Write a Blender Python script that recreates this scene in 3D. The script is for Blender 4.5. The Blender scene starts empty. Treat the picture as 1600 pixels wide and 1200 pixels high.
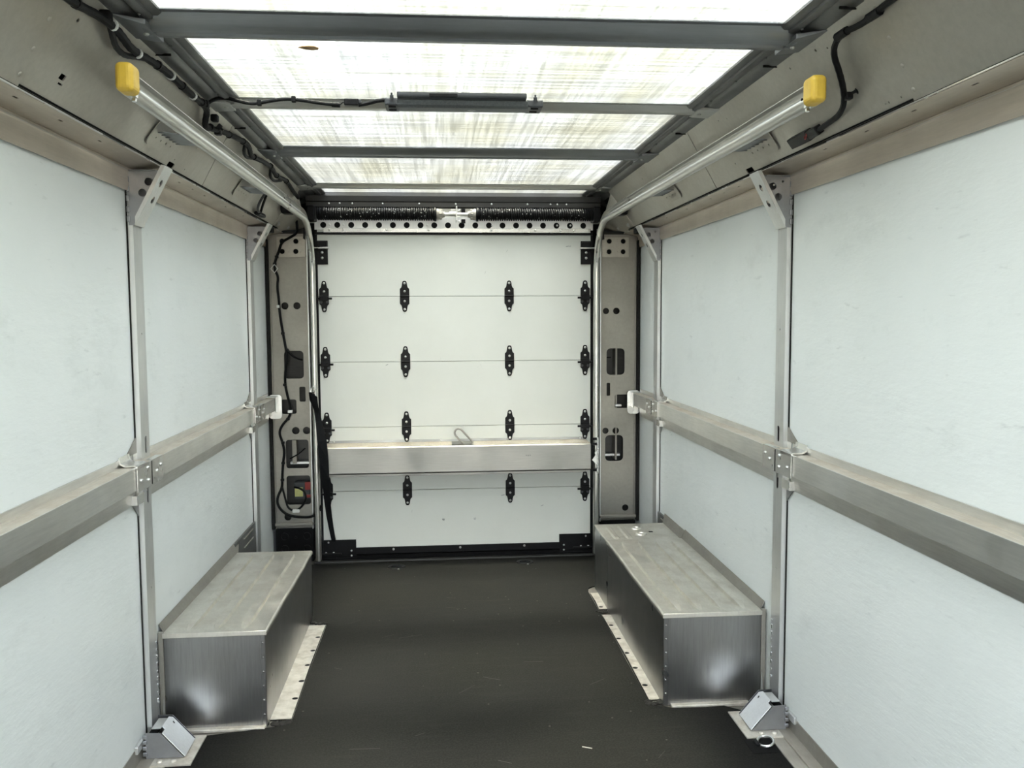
import bpy, bmesh, math, random
from mathutils import Vector, Matrix
from mathutils.geometry import tessellate_polygon
random.seed(7)
S = bpy.context.scene
COL = S.collection
PI = math.pi

# ---------------------------------------------------------------- camera, world, sun, exposure
cam_d = bpy.data.cameras.new('camera')
cam = bpy.data.objects.new('camera', cam_d)
COL.objects.link(cam)
cam_d.sensor_fit = 'HORIZONTAL'
cam_d.sensor_width = 36.0
cam_d.lens = 36.0 * 1364.33 / 1600.0
cam_d.clip_start = 0.02
yaw, pitch, roll = 0.08452285, 0.07711401, 0.00531504
fwd = Vector((math.sin(yaw) * math.cos(pitch), math.cos(yaw) * math.cos(pitch), -math.sin(pitch)))
rt = Vector((math.cos(yaw), -math.sin(yaw), 0.0))
dn = fwd.cross(rt)
right = rt * math.cos(roll) + dn * math.sin(roll)
down = dn * math.cos(roll) - rt * math.sin(roll)
m = Matrix((right, -down, -fwd)).transposed().to_4x4()
m.translation = Vector((-0.112, 0.0, 1.45))
cam.matrix_world = m
S.camera = cam

W = bpy.data.worlds.new('sky')
S.world = W
W.use_nodes = True
nt = W.node_tree
nt.nodes.clear()
sky = nt.nodes.new('ShaderNodeTexSky')
sky.sky_type = 'NISHITA'
sky.sun_disc = False
sky.sun_elevation = math.radians(58)
sky.sun_rotation = math.radians(180)
bg = nt.nodes.new('ShaderNodeBackground')
bg.inputs['Strength'].default_value = 0.32
wo = nt.nodes.new('ShaderNodeOutputWorld')
hsv = nt.nodes.new('ShaderNodeHueSaturation')
hsv.inputs['Saturation'].default_value = 0.55      # hazy, bright overcast-white sky
nt.links.new(sky.outputs[0], hsv.inputs['Color'])
nt.links.new(hsv.outputs[0], bg.inputs[0])
nt.links.new(bg.outputs[0], wo.inputs[0])

sun_d = bpy.data.lights.new('sun', 'SUN')
sun_d.energy = 6.0
sun_d.angle = math.radians(2.0)
sun_d.color = (0.985, 0.985, 0.93)
sun = bpy.data.objects.new('sun', sun_d)
sun.rotation_euler = (math.radians(2), 0, 0)
COL.objects.link(sun)

S.view_settings.view_transform = 'Standard'
S.view_settings.look = 'None'
S.view_settings.gamma = 1.0
S.view_settings.use_curve_mapping = False
S.view_settings.exposure = 2.78
S.cycles.max_bounces = 10
S.cycles.diffuse_bounces = 7
S.cycles.glossy_bounces = 5
S.cycles.transmission_bounces = 6
S.cycles.caustics_reflective = False
S.cycles.sample_clamp_indirect = 6.0


# ---------------------------------------------------------------- materials
def new_mat(name):
    mt = bpy.data.materials.new(name)
    mt.use_nodes = True
    return mt, mt.node_tree, mt.node_tree.nodes['Principled BSDF']


def noise(nt, scale, detail=5.0, rough=0.6, vec=None, mscale=(1, 1, 1)):
    n = nt.nodes.new('ShaderNodeTexNoise')
    n.inputs['Scale'].default_value = scale
    n.inputs['Detail'].default_value = detail
    n.inputs['Roughness'].default_value = rough
    mp = nt.nodes.new('ShaderNodeMapping')
    mp.inputs['Scale'].default_value = mscale
    tc = nt.nodes.new('ShaderNodeTexCoord')
    nt.links.new(tc.outputs['Object'], mp.inputs['Vector'])
    nt.links.new(mp.outputs[0], n.inputs['Vector'])
    return n.outputs['Fac']


def ramp(nt, fac, stops):
    r = nt.nodes.new('ShaderNodeValToRGB')
    e = r.color_ramp.elements
    while len(e) < len(stops):
        e.new(0.5)
    for i, (p, c) in enumerate(stops):
        e[i].position = p
        e[i].color = (c[0], c[1], c[2], 1) if isinstance(c, (tuple, list)) else (c, c, c, 1)
    nt.links.new(fac, r.inputs[0])
    return r.outputs[0]


def mixc(nt, fac, a, b, mode='MIX'):
    x = nt.nodes.new('ShaderNodeMix')
    x.data_type = 'RGBA'
    x.blend_type = mode
    if isinstance(fac, (int, float)):
        x.inputs[0].default_value = fac
    else:
        nt.links.new(fac, x.inputs[0])
    for sock, v in ((x.inputs[6], a), (x.inputs[7], b)):
        if isinstance(v, (tuple, list)):
            sock.default_value = (v[0], v[1], v[2], 1)
        else:
            nt.links.new(v, sock)
    return x.outputs[2]


def metal(name, col, rough=0.4, met=1.0, var=0.12, brush=(2, 2, 2), bscale=30, dirt=None, bump=0.0, rvar=0.12, patch=3.0):
    mt, nt, b = new_mat(name)
    lo = [c * (1 - var) for c in col]
    hi = [min(1, c * (1 + var)) for c in col]
    f = noise(nt, bscale, 6, 0.65, mscale=brush)
    c = ramp(nt, f, [(0.3, lo), (0.7, hi)])
    p = noise(nt, patch, 4, 0.6)
    if dirt:
        dc, amt = dirt
        fac = ramp(nt, p, [(0.42, 0.0), (0.70, amt)])
        c = mixc(nt, fac, c, dc)
    else:
        fac = ramp(nt, p, [(0.3, 0.0), (0.75, 1.0)])
        c = mixc(nt, fac, c, mixc(nt, 1.0, c, (0.86, 0.86, 0.86), 'MULTIPLY'))
    nt.links.new(c, b.inputs['Base Color'])
    b.inputs['Metallic'].default_value = met
    r = ramp(nt, p, [(0.3, max(0.05, rough - rvar)), (0.7, min(1, rough + rvar))])
    nt.links.new(r, b.inputs['Roughness'])
    if bump:
        bp = nt.nodes.new('ShaderNodeBump')
        bp.inputs['Strength'].default_value = bump
        bp.inputs['Distance'].default_value = 0.002
        nt.links.new(f, bp.inputs['Height'])
        nt.links.new(bp.outputs[0], b.inputs['Normal'])
    return mt


def plain(name, col, rough=0.5, met=0.0, var=0.08, scale=40, bump=0.0):
    return metal(name, col, rough, met, var, (1, 1, 1), scale, None, bump, 0.05)


def wall_mat():
    mt, nt, b = new_mat('white_fibreglass_panel')
    f = noise(nt, 2.2, 6, 0.6)
    c = ramp(nt, f, [(0.35, (0.865, 0.89, 0.855)), (0.65, (0.905, 0.925, 0.89))])
    # scuffs and smudges
    s = noise(nt, 5.0, 8, 0.75, mscale=(1, 0.7, 1.3))
    c = mixc(nt, ramp(nt, s, [(0.55, 0.0), (0.75, 0.22)]), c, (0.50, 0.52, 0.48))
    s2 = noise(nt, 26.0, 3, 0.6, mscale=(1, 0.35, 1.6))
    c = mixc(nt, ramp(nt, s2, [(0.67, 0.0), (0.76, 0.25)]), c, (0.42, 0.44, 0.42))
    nt.links.new(c, b.inputs['Base Color'])
    b.inputs['Roughness'].default_value = 0.34
    w = noise(nt, 22.0, 5, 0.62, mscale=(1, 0.45, 1.5))
    bp = nt.nodes.new('ShaderNodeBump')
    bp.inputs['Strength'].default_value = 0.26
    bp.inputs['Distance'].default_value = 0.006
    nt.links.new(w, bp.inputs['Height'])
    nt.links.new(bp.outputs[0], b.inputs['Normal'])
    return mt


def door_mat():
    mt, nt, b = new_mat('white_door_skin')
    f = noise(nt, 2.5, 5, 0.6)
    c = ramp(nt, f, [(0.35, (0.74, 0.75, 0.69)), (0.65, (0.775, 0.785, 0.725))])
    s = noise(nt, 16.0, 5, 0.7)
    c = mixc(nt, ramp(nt, s, [(0.68, 0.0), (0.82, 0.35)]), c, (0.45, 0.46, 0.42))
    nt.links.new(c, b.inputs['Base Color'])
    b.inputs['Roughness'].default_value = 0.45
    return mt


def roof_mat():
    mt, nt, b = new_mat('translucent_fibreglass')
    nt.nodes.remove(b)
    a = noise(nt, 1.0, 5, 0.65, mscale=(1.6, 55, 1))
    d = noise(nt, 1.0, 5, 0.65, mscale=(60, 1.4, 1))
    e = noise(nt, 1.0, 3, 0.5, mscale=(5.0, 0.8, 1))
    g = noise(nt, 1.0, 3, 0.5, mscale=(0.8, 7, 1))
    ca = ramp(nt, a, [(0.36, 0.52), (0.62, 1.0)])
    cd = ramp(nt, d, [(0.36, 0.58), (0.62, 1.0)])
    ce = ramp(nt, e, [(0.40, (0.86, 0.84, 0.75)), (0.58, (1.0, 1.0, 1.0))])
    cg = ramp(nt, g, [(0.40, (0.88, 0.86, 0.78)), (0.58, (1.0, 1.0, 1.0))])
    c = mixc(nt, 1.0, ca, cd, 'MULTIPLY')
    c = mixc(nt, 1.0, c, ce, 'MULTIPLY')
    c = mixc(nt, 1.0, c, cg, 'MULTIPLY')
    ct = mixc(nt, 1.0, c, (0.97, 0.975, 0.91), 'MULTIPLY')
    tr = nt.nodes.new('ShaderNodeBsdfTranslucent')
    nt.links.new(ct, tr.inputs['Color'])
    # glass-fibre sheet scatters sunlight mostly forwards
    rf = nt.nodes.new('ShaderNodeBsdfRefraction')
    rf.inputs['Roughness'].default_value = 0.70
    rf.inputs['IOR'].default_value = 1.20
    nt.links.new(ct, rf.inputs['Color'])
    m1 = nt.nodes.new('ShaderNodeMixShader')
    m1.inputs[0].default_value = 0.90
    nt.links.new(tr.outputs[0], m1.inputs[1])
    nt.links.new(rf.outputs[0], m1.inputs[2])
    df = nt.nodes.new('ShaderNodeBsdfDiffuse')
    df.inputs['Color'].default_value = (0.88, 0.88, 0.83, 1)
    mx = nt.nodes.new('ShaderNodeMixShader')
    mx.inputs[0].default_value = 0.30
    nt.links.new(m1.outputs[0], mx.inputs[1])
    nt.links.new(df.outputs[0], mx.inputs[2])
    nt.links.new(mx.outputs[0], nt.nodes['Material Output'].inputs['Surface'])
    return mt


def rubber_mat():
    mt, nt, b = new_mat('black_rubber_mat')
    f = noise(nt, 3.0, 6, 0.65)
    c = ramp(nt, f, [(0.35, (0.0034, 0.0034, 0.0030)), (0.70, (0.0064, 0.0064, 0.0056))])
    d = noise(nt, 160.0, 2, 0.5)
    c = mixc(nt, ramp(nt, d, [(0.40, 0.0), (0.66, 0.75)]), c, (0.0150, 0.0147, 0.0130))
    s = noise(nt, 1.0, 5, 0.7, mscale=(4, 30, 1))
    c = mixc(nt, ramp(nt, s, [(0.54, 0.0), (0.72, 0.6)]), c, (0.016, 0.0155, 0.013))
    v = nt.nodes.new('ShaderNodeTexVoronoi')
    v.inputs['Scale'].default_value = 13.0
    tc = nt.nodes.new('ShaderNodeTexCoord')
    nt.links.new(tc.outputs['Object'], v.inputs['Vector'])
    c = mixc(nt, ramp(nt, v.outputs['Distance'], [(0.035, 1.0), (0.06, 0.0)]), c, (0.07, 0.068, 0.06))
    nt.links.new(c, b.inputs['Base Color'])
    b.inputs['Roughness'].default_value = 0.70
    b.inputs['Specular IOR Level'].default_value = 0.12
    bp = nt.nodes.new('ShaderNodeBump')
    bp.inputs['Strength'].default_value = 0.25
    bp.inputs['Distance'].default_value = 0.001
    nt.links.new(d, bp.inputs['Height'])
    nt.links.new(bp.outputs[0], b.inputs['Normal'])
    return mt


M = {}
M['frp'] = wall_mat()
M['door'] = door_mat()
M['roof'] = roof_mat()
M['mat'] = rubber_mat()
M['tan'] = metal('tan_galvanised_sheet', (0.50, 0.475, 0.42), 0.50, 0.75, 0.06, (1, 1, 1), 60, ((0.42, 0.37, 0.30), 0.35))
M['tan_dark'] = metal('dull_pillar_steel', (0.36, 0.34, 0.30), 0.50, 0.7, 0.06, (1, 1, 1), 50)
M['cove'] = metal('brushed_cove_sheet', (0.62, 0.545, 0.46), 0.42, 0.85, 0.06, (8, 0.5, 8), 20)
M['rail'] = metal('brushed_aluminium_rail', (0.80, 0.79, 0.755), 0.42, 1.0, 0.07, (6, 0.4, 6), 25, None, 0.03)
M['dust'] = metal('dusty_aluminium', (0.66, 0.60, 0.51), 0.55, 0.6, 0.12, (6, 0.5, 6), 25, ((0.55, 0.46, 0.36), 0.7), patch=9)
M['post'] = metal('satin_aluminium_post', (0.74, 0.745, 0.735), 0.42, 0.9, 0.05, (8, 8, 0.5), 20)
M['bright'] = metal('bright_aluminium', (0.80, 0.80, 0.78), 0.26, 1.0, 0.05, (1, 1, 1), 40)
M['track'] = metal('galvanised_track', (0.68, 0.67, 0.63), 0.34, 1.0, 0.08, (10, 0.5, 10), 25)
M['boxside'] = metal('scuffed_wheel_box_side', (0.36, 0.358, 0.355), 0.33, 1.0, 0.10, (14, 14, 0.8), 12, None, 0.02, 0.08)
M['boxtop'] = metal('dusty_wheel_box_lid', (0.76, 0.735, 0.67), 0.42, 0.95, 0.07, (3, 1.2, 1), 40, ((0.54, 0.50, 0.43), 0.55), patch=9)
M['flange'] = metal('pale_dirty_flange', (0.74, 0.70, 0.63), 0.5, 0.5, 0.10, (1, 1, 1), 50, ((0.45, 0.40, 0.33), 0.7), patch=20)
M['dark_steel'] = metal('dark_grey_roof_steel', (0.20, 0.20, 0.195), 0.45, 0.7, 0.08, (0.6, 8, 8), 20)
M['bow'] = metal('grey_roof_bow', (0.27, 0.28, 0.29), 0.42, 0.8, 0.06, (0.5, 8, 8), 20)
M['bow_pale'] = metal('pale_roof_bow', (0.55, 0.55, 0.52), 0.40, 0.85, 0.06, (0.5, 8, 8), 20)
M['black'] = plain('black_powder_coat', (0.0055, 0.0055, 0.0062), 0.42, 0.0, 0.2, 80)
M['black_metal'] = plain('black_oily_spring_steel', (0.006, 0.006, 0.0065), 0.5, 0.0, 0.25, 60)
M['cable'] = plain('black_cable_sleeve', (0.006, 0.006, 0.0065), 0.5, 0.0, 0.3, 120)
M['webbing'] = plain('black_webbing', (0.006, 0.0065, 0.0075), 0.85, 0.0, 0.3, 200)
M['gusset'] = metal('dull_gusset_plate', (0.34, 0.345, 0.36), 0.42, 0.95, 0.06, (1, 1, 1), 30)
M['beam'] = metal('dull_latch_beam', (0.34, 0.332, 0.31), 0.42, 0.95, 0.05, (0.4, 6, 6), 25)
M['strip'] = metal('dirty_floor_strip', (0.46, 0.43, 0.375), 0.5, 0.6, 0.08, (8, 0.6, 1), 30, ((0.34, 0.30, 0.25), 0.6), patch=8)
M['header'] = metal('dark_header_paint', (0.055, 0.054, 0.052), 0.42, 0.5, 0.1, (0.6, 8, 8), 20)  # header colour, also painted as shade inside the pillars
M['bolt'] = plain('zinc_bolt', (0.75, 0.75, 0.72), 0.3, 1.0, 0.05)
M['yellow'] = metal('yellow_plastic', (0.78, 0.52, 0.06), 0.45, 0.0, 0.06, (1, 1, 1), 30, ((0.55, 0.33, 0.05), 0.6), patch=30)
M['lamp'] = plain('charcoal_lamp_housing', (0.05, 0.054, 0.058), 0.42, 0.0, 0.1, 90, 0.1)
M['lens'] = plain('grey_grained_lens', (0.12, 0.128, 0.13), 0.5, 0.0, 0.25, 160, 0.2)
M['white_tie'] = plain('white_plastic', (0.78, 0.78, 0.75), 0.4)
M['red'] = plain('red_plastic', (0.30, 0.03, 0.025), 0.4)
M['label_y'] = plain('yellow_green_label', (0.55, 0.55, 0.22), 0.5)
M['stain'] = plain('brown_leaf', (0.42, 0.25, 0.10), 0.6)
M['void'] = plain('dark_cavity_paint', (0.004, 0.004, 0.004), 0.8)  # near-black colour stands in for shade inside holes and cavities
M['seal'] = metal('dark_sealant', (0.014, 0.013, 0.012), 0.7, 0.0, 0.5, (1, 1, 1), 60)
M['scuff'] = plain('grey_scuff', (0.36, 0.37, 0.35), 0.6)
M['scratch'] = plain('grey_scratch', (0.030, 0.029, 0.026), 0.8)
M['floor'] = metal('galvanised_floor', (0.30, 0.28, 0.25), 0.5, 0.6)


for k in ('black', 'black_metal', 'cable', 'webbing', 'void', 'seal'):
    M[k].node_tree.nodes['Principled BSDF'].inputs['Specular IOR Level'].default_value = 0.18


# ---------------------------------------------------------------- mesh building
class MB:
    """collects geometry in world metres; sx mirrors x for the opposite side of the van"""

    def __init__(s, sx=1):
        s.v, s.f, s.sx = [], [], sx

    def add(s, vs, fs):
        k = len(s.v)
        s.v += [(p[0] * s.sx, p[1], p[2]) for p in vs]
        s.f += [[i + k for i in f] for f in fs]
        return s

    def box(s, x0, x1, y0, y1, z0, z1):
        return s.add([(x, y, z) for x in (x0, x1) for y in (y0, y1) for z in (z0, z1)],
                     [(0, 1, 3, 2), (4, 6, 7, 5), (0, 4, 5, 1), (2, 3, 7, 6), (0, 2, 6, 4), (1, 5, 7, 3)])

    def prism(s, pts, vec):
        n = len(pts)
        vec = Vector(vec)
        q = [tuple(Vector(p) + vec) for p in pts]
        return s.add(list(pts) + q, [list(range(n))[::-1], list(range(n, 2 * n))] + [(i, (i + 1) % n, n + (i + 1) % n, n + i) for i in range(n)])

    def extr_y(s, prof, y0, y1):
        return s.prism([(p[0], y0, p[1]) for p in prof], (0, y1 - y0, 0))

    def extr_x(s, prof, x0, x1):
        return s.prism([(x0, p[0], p[1]) for p in prof], (x1 - x0, 0, 0))

    def plate(s, outline, holes, o, u, v, t):
        """flat plate with true holes: 2-D loops in the frame (o,u,v), thickness t along u x v"""
        o, u, v = Vector(o), Vector(u).normalized(), Vector(v).normalized()
        n = u.cross(v) * t
        loops = [outline] + list(holes)
        flat = [p for lp in loops for p in lp]
        tri = tessellate_polygon([[Vector((p[0], p[1], 0)) for p in lp] for lp in loops])
        a = [tuple(o + u * p[0] + v * p[1]) for p in flat]
        b = [tuple(o + u * p[0] + v * p[1] + n) for p in flat]
        N = len(flat)
        fs = [list(t_) for t_ in tri] + [[i + N for i in t_][::-1] for t_ in tri]
        k = 0
        for lp in loops:
            L = len(lp)
            for i in range(L):
                j = (i + 1) % L
                fs.append((k + i, k + j, k + j + N, k + i + N))
            k += L
        return s.add(a + b, fs)

    def ring_sweep(s, rings, closed=False, cap=True):
        n = len(rings[0])
        vs = [p for r in rings for p in r]
        fs = []
        R = len(rings)
        for i in range(R if closed else R - 1):
            a, b = i * n, ((i + 1) % R) * n
            for j in range(n):
                k = (j + 1) % n
                fs.append((a + j, a + k, b + k, b + j))
        if cap and not closed:
            fs.append(list(range(n))[::-1])
            fs.append(list(range((R - 1) * n, R * n)))
        return s.add(vs, fs)

    def tube(s, path, r, n=8, closed=False, smoothit=0, rfun=None):
        P = [Vector(p) for p in path]
        for _ in range(smoothit):
            Q = [] if closed else [P[0]]
            L = len(P)
            for i in range(L if closed else L - 1):
                a, b = P[i], P[(i + 1) % L]
                Q += [a * 0.75 + b * 0.25, a * 0.25 + b * 0.75]
            if not closed:
                Q.append(P[-1])
            P = Q
        L = len(P)
        up = None
        rings = []
        for i in range(L):
            if closed:
                t = P[(i + 1) % L] - P[i - 1]
            else:
                t = P[min(i + 1, L - 1)] - P[max(i - 1, 0)]
            t.normalize()
            if up is None:
                up = Vector((0, 0, 1)) if abs(t.z) < 0.8 else Vector((0, 1, 0))
            a = (up - t * up.dot(t))
            if a.length < 1e-5:
                a = t.orthogonal()
            a.normalize()
            up = a
            b = t.cross(a)
            rr = rfun(i) if rfun else r
            rings.append([tuple(P[i] + (a * math.cos(2 * PI * k / n) + b * math.sin(2 * PI * k / n)) * rr) for k in range(n)])
        return s.ring_sweep(rings, closed)

    def cyl(s, p0, p1, r, n=12, r1=None):
        P0, P1 = Vector(p0), Vector(p1)
        t = (P1 - P0).normalized()
        a = t.orthogonal().normalized()
        b = t.cross(a)
        r1 = r if r1 is None else r1
        return s.ring_sweep([[tuple(P + (a * math.cos(2 * PI * k / n) + b * math.sin(2 * PI * k / n)) * q) for k in range(n)] for P, q in ((P0, r), (P1, r1))])

    def lathe(s, p, axis, prof, n=12):
        P, t = Vector(p), Vector(axis).normalized()
        a = t.orthogonal().normalized()
        b = t.cross(a)
        return s.ring_sweep([[tuple(P + t * h + (a * math.cos(2 * PI * k / n) + b * math.sin(2 * PI * k / n)) * max(r, 1e-4)) for k in range(n)] for r, h in prof])

    def dome(s, p, axis, r, h=None, n=10):
        h = h or r * 0.6
        return s.lathe(p, axis, [(r, -0.001), (r, h * 0.25), (r * 0.8, h * 0.7), (r * 0.4, h * 0.95), (0, h)], n)

    def build(s, name, mat, parent=None, origin=None, loc=None, bevel=0.0, smooth=False, seg=2, ang=40):
        if origin is None:
            origin = ORG.get(parent.name, (0, 0, 0)) if parent else (0, 0, 0)
        ox, oy, oz = origin
        me = bpy.data.meshes.new(name)
        me.from_pydata([(p[0] - ox, p[1] - oy, p[2] - oz) for p in s.v], [], s.f)
        bm = bmesh.new()
        bm.from_mesh(me)
        bmesh.ops.recalc_face_normals(bm, faces=bm.faces)
        bm.to_mesh(me)
        bm.free()
        me.materials.append(M[mat])
        o = bpy.data.objects.new(name, me)
        COL.objects.link(o)
        if parent:
            o.parent = parent
            o.location = loc if loc else (0, 0, 0)
        else:
            o.location = loc if loc else origin
        ORG[o.name] = origin
        if smooth:
            me.polygons.foreach_set('use_smooth', [True] * len(me.polygons))
            me.set_sharp_from_angle(angle=math.radians(ang))
        if bevel:
            b = o.modifiers.new('edge', 'BEVEL')
            b.width = bevel
            b.segments = seg
            b.limit_method = 'ANGLE'
            b.angle_limit = math.radians(35)
        return o


ORG = {}


def tag(o, label, cat, group=None, kind=None):
    o['label'] = label
    o['category'] = cat
    if group:
        o['group'] = group
    if kind:
        o['kind'] = kind
    return o


def thing(name, label, cat, loc, group=None, kind=None):
    o = bpy.data.objects.new(name, None)
    o.empty_display_size = 0.1
    o.location = loc
    COL.objects.link(o)
    ORG[o.name] = tuple(loc)
    return tag(o, label, cat, group, kind)


def structure(name, label, cat, loc=(0, 0, 0)):
    return thing(name, label, cat, loc, None, 'structure')


def copy_part(src, parent, loc):
    c = src.copy()
    COL.objects.link(c)
    c.parent = parent
    c.location = loc
    for ch in src.children:
        d = ch.copy()
        COL.objects.link(d)
        d.parent = c
    return c


def circle(cx, cy, r, n=18):
    return [(cx + r * math.cos(2 * PI * k / n), cy + r * math.sin(2 * PI * k / n)) for k in range(n)]


def rrect(x0, x1, y0, y1, r, n=4):
    out = []
    for cx, cy, a in ((x1 - r, y1 - r, 0), (x0 + r, y1 - r, 90), (x0 + r, y0 + r, 180), (x1 - r, y0 + r, 270)):
        for k in range(n + 1):
            t = math.radians(a + 90 * k / n)
            out.append((cx + r * math.cos(t), cy + r * math.sin(t)))
    return out


def rect(x0, x1, y0, y1):
    return [(x0, y0), (x1, y0), (x1, y1), (x0, y1)]


def ribbon(pts, t):
    """closed outline of a folded sheet: polyline thickened by t"""
    P = [Vector((p[0], p[1])) for p in pts]
    off = []
    for i in range(len(P)):
        d = (P[min(i + 1, len(P) - 1)] - P[max(i - 1, 0)]).normalized()
        off.append(P[i] + Vector((-d.y, d.x)) * t)
    return [tuple(p) for p in P] + [tuple(p) for p in reversed(off)]


SIDE = {-1: 'left', 1: 'right'}
Y0 = -1.25          # inner face of the bulkhead behind the camera
YD = 5.20           # face of the rear door

# ================================================================ SETTING
fl = MB().box(-1.13, 1.13, Y0 - .03, 5.42, -0.05, -0.001).build('floor', 'floor')
tag(fl, 'dull galvanised load floor under the black rubber mat', 'floor', kind='structure')

ce = MB()
nx, ny = 12, 40
ce.add([(-0.83 + 1.66 * i / nx, Y0 - .03 + (5.392 - Y0) * j / ny, 2.172 + 0.004 * math.cos(PI * (i / nx - .5))) for j in range(ny + 1) for i in range(nx + 1)],
       [(j * (nx + 1) + i, j * (nx + 1) + i + 1, (j + 1) * (nx + 1) + i + 1, (j + 1) * (nx + 1) + i) for j in range(ny) for i in range(nx)])
ceo = ce.build('ceiling', 'roof')
tag(ceo, 'bright translucent white fibreglass roof sheet of the van', 'ceiling', kind='structure')
leaf = [(-.474, 2.432), (-.462, 2.422), (-.445, 2.417), (-.430, 2.420), (-.420, 2.434), (-.424, 2.446), (-.440, 2.452), (-.458, 2.446)]
MB().prism([(x, y, 2.168) for x, y in leaf], (0, 0, 0.002)).build('stain', 'stain', ceo, origin=(0, 0, 0))['label'] = 'brown oval stain'

for s in (-1, 1):
    w = structure('wall_' + SIDE[s], 'white fibreglass lined %s wall behind the metal posts and rail' % SIDE[s], 'wall')
    for y0, y1 in ((Y0, 2.918), (2.922, 4.668), (4.672, 5.30)):
        MB(s).box(1.10, 1.13, y0, y1, 0.0, 2.02).build('wall_panel', 'frp', w, bevel=.001)
wb = MB().box(-1.13, 1.13, 5.38, 5.41, 0.0, 2.2).build('wall_back', 'void')  # added blocker, keeps sky light out of the gaps round the door
tag(wb, 'dark outer skin closing the van behind the roll-up door', 'wall', kind='structure')
wf = structure('wall_front', 'white bulkhead with an open doorway behind the camera', 'wall')
MB().plate([(-1.13, 0), (-.50, 0), (-.50, 1.98), (.50, 1.98), (.50, 0), (1.13, 0), (1.13, 2.02), (.83, 2.17), (-.83, 2.17), (-1.13, 2.02)], [], (0, Y0, 0), (1, 0, 0), (0, 0, 1), .03).build('bulkhead_panel', 'frp', wf)  # unseen doorway opening added for its light on the lower walls

# cove flange between wall and roof panels, upper panels, roof side rails, floor angles
tn = 1
PU = Vector((-0.155, 0, 0.205)).normalized()
for s in (-1, 1):
    sd = SIDE[s]
    c = structure('trim_%d' % tn, 'folded metal cove flange along the top of the %s wall' % sd, 'trim', (s * 1.05, 2.5, 1.9)); tn += 1
    prof = ribbon([(1.094, 1.857), (1.091, 1.875), (1.092, 1.915), (1.088, 1.922), (1.080, 1.926)], .003)
    MB(s).extr_y(prof, Y0, 5.19).build('cove_flange', 'cove', c, smooth=True)
    MB(s).tube([(1.0895, Y0, 1.9235), (1.0895, 5.19, 1.9235)], .0055, 8).build('rolled_crease', 'post', c, smooth=True)
    slits = [rrect(y - .012, y + .012, .055, .060, .002, 2) for y in (1.80, 2.04, 2.27, 2.52, 3.10, 3.26, 3.43, 3.60, 3.95, 4.30)]
    # soffit plate with narrow slots, running inward and slightly up
    MB(s).plate(rect(Y0, 5.19, 0, .084), slits, (1.084, 0, 1.925), (0, 1, 0), (-.084, 0, .014), .002).build('soffit', 'cove', c)
    MB(s).box(.995, 1.088, Y0, 5.19, 1.948, 1.951).build('soffit_back', 'void', c)
    MB(s).extr_y([(1.003, 1.9395), (.997, 1.9395), (.997, 1.943), (1.003, 1.943)], Y0, 5.19).build('lip', 'bright', c)

    p = structure('trim_%d' % tn, 'sloping tan sheet metal panels between cove and roof on the %s side' % sd, 'trim', (s * .92, 2.5, 2.05)); tn += 1
    L = .257
    o = (1.0, 0, 1.947)
    def pl(outl, holes, off, nm, mat='tan', par=p):
        oo = Vector(o) + Vector((.205, 0, .155)).normalized() * off
        return MB(s).plate(outl, holes, oo, (0, 1, 0), PU, .003).build(nm, mat, par)
    a0, a1 = (1.985, 1.93)
    b0, b1 = ((3.457, 3.318) if s < 0 else (3.431, 3.335))
    pl([(Y0, 0), (a0, 0), (a1, L), (Y0, L)], [], -.004, 'roof_panel')
    mh = [rrect(3.012, 3.075, .006, .024, .005)]
    if s < 0:
        mh += [rect(2.112, 2.138, .060, .074), rect(2.124, 2.146, .048, .053)]
    for (yy, vv, rr) in ([(2.034, .19, .005), (3.147, .11, .003), (3.044, .037, .003), (3.183, .025, .003), (2.62, .16, .002)] if s < 0 else
                         [(2.392, .225, .004), (2.229, .226, .004), (2.176, .214, .003), (2.084, .021, .003), (2.10, .021, .002), (2.029, .02, .003), (3.02, .22, .003), (3.12, .06, .003), (2.95, .21, .003)]):
        mh.append(circle(yy, vv, rr, 8))
    pl([(a0 - .03, 0), (b0 - .003, 0), (b1 - .003, L), (a1 - .03, L)], mh, .001, 'roof_panel')
    pl([(b0 + .003, 0), (4.90, 0), (4.90, L), (b1 + .003, L)], [circle(3.9, .06, .003, 8), circle(4.2, .2, .003, 8)], .001, 'roof_panel')
    pl([(Y0, -.004), (5.2, -.004), (5.2, L), (Y0, L)], [], .02, 'backing_panel', 'void')
    for k, yv in enumerate((1.926, 1.942, 1.959, 1.974)):
        v = (.225, .155, .085, .025)[k]
        q = Vector(o) + PU * v + Vector((-.205, 0, -.155)).normalized() * .004
        MB(s).dome((q.x, yv - .012, q.z), (-.205, 0, -.155), .006, .003, 8).build('rivet', 'tan', p, smooth=True)

    r = structure('trim_%d' % tn, 'dark grey roof side rail along the %s edge of the bright roof' % sd, 'trim', (s * .80, 2.5, 2.15)); tn += 1
    prof = ribbon([(.862, 2.150), (.835, 2.149), (.812, 2.156), (.806, 2.163), (.798, 2.156), (.782, 2.150), (.770, 2.152), (.768, 2.158), (.757, 2.158), (.748, 2.164), (.748, 2.170)], -.003)
    MB(s).extr_y(prof, Y0, 5.32).build('roof_rail', 'dark_steel', r, smooth=True)
    MB(s).prism([(.80, Y0, 2.180), (1.135, Y0, 2.02), (1.135, Y0, 2.015), (.80, Y0, 2.174)], (0, 5.42 - Y0, 0)).build('roof_edge_skin', 'dark_steel', r)  # unseen strip added to seal light out along the roof edge
    for yv in (1.98, 3.36, 2.45):
        MB(s).box(.81, .855, yv, yv + .004, 2.146, 2.152).build('joint_strip', 'seal', r)
    for k in range(14):
        MB(s).dome((.79, 1.9 + .24 * k, 2.151), (0, 0, -1), .004, .003, 7).build('rivet', 'dark_steel', r)

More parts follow.
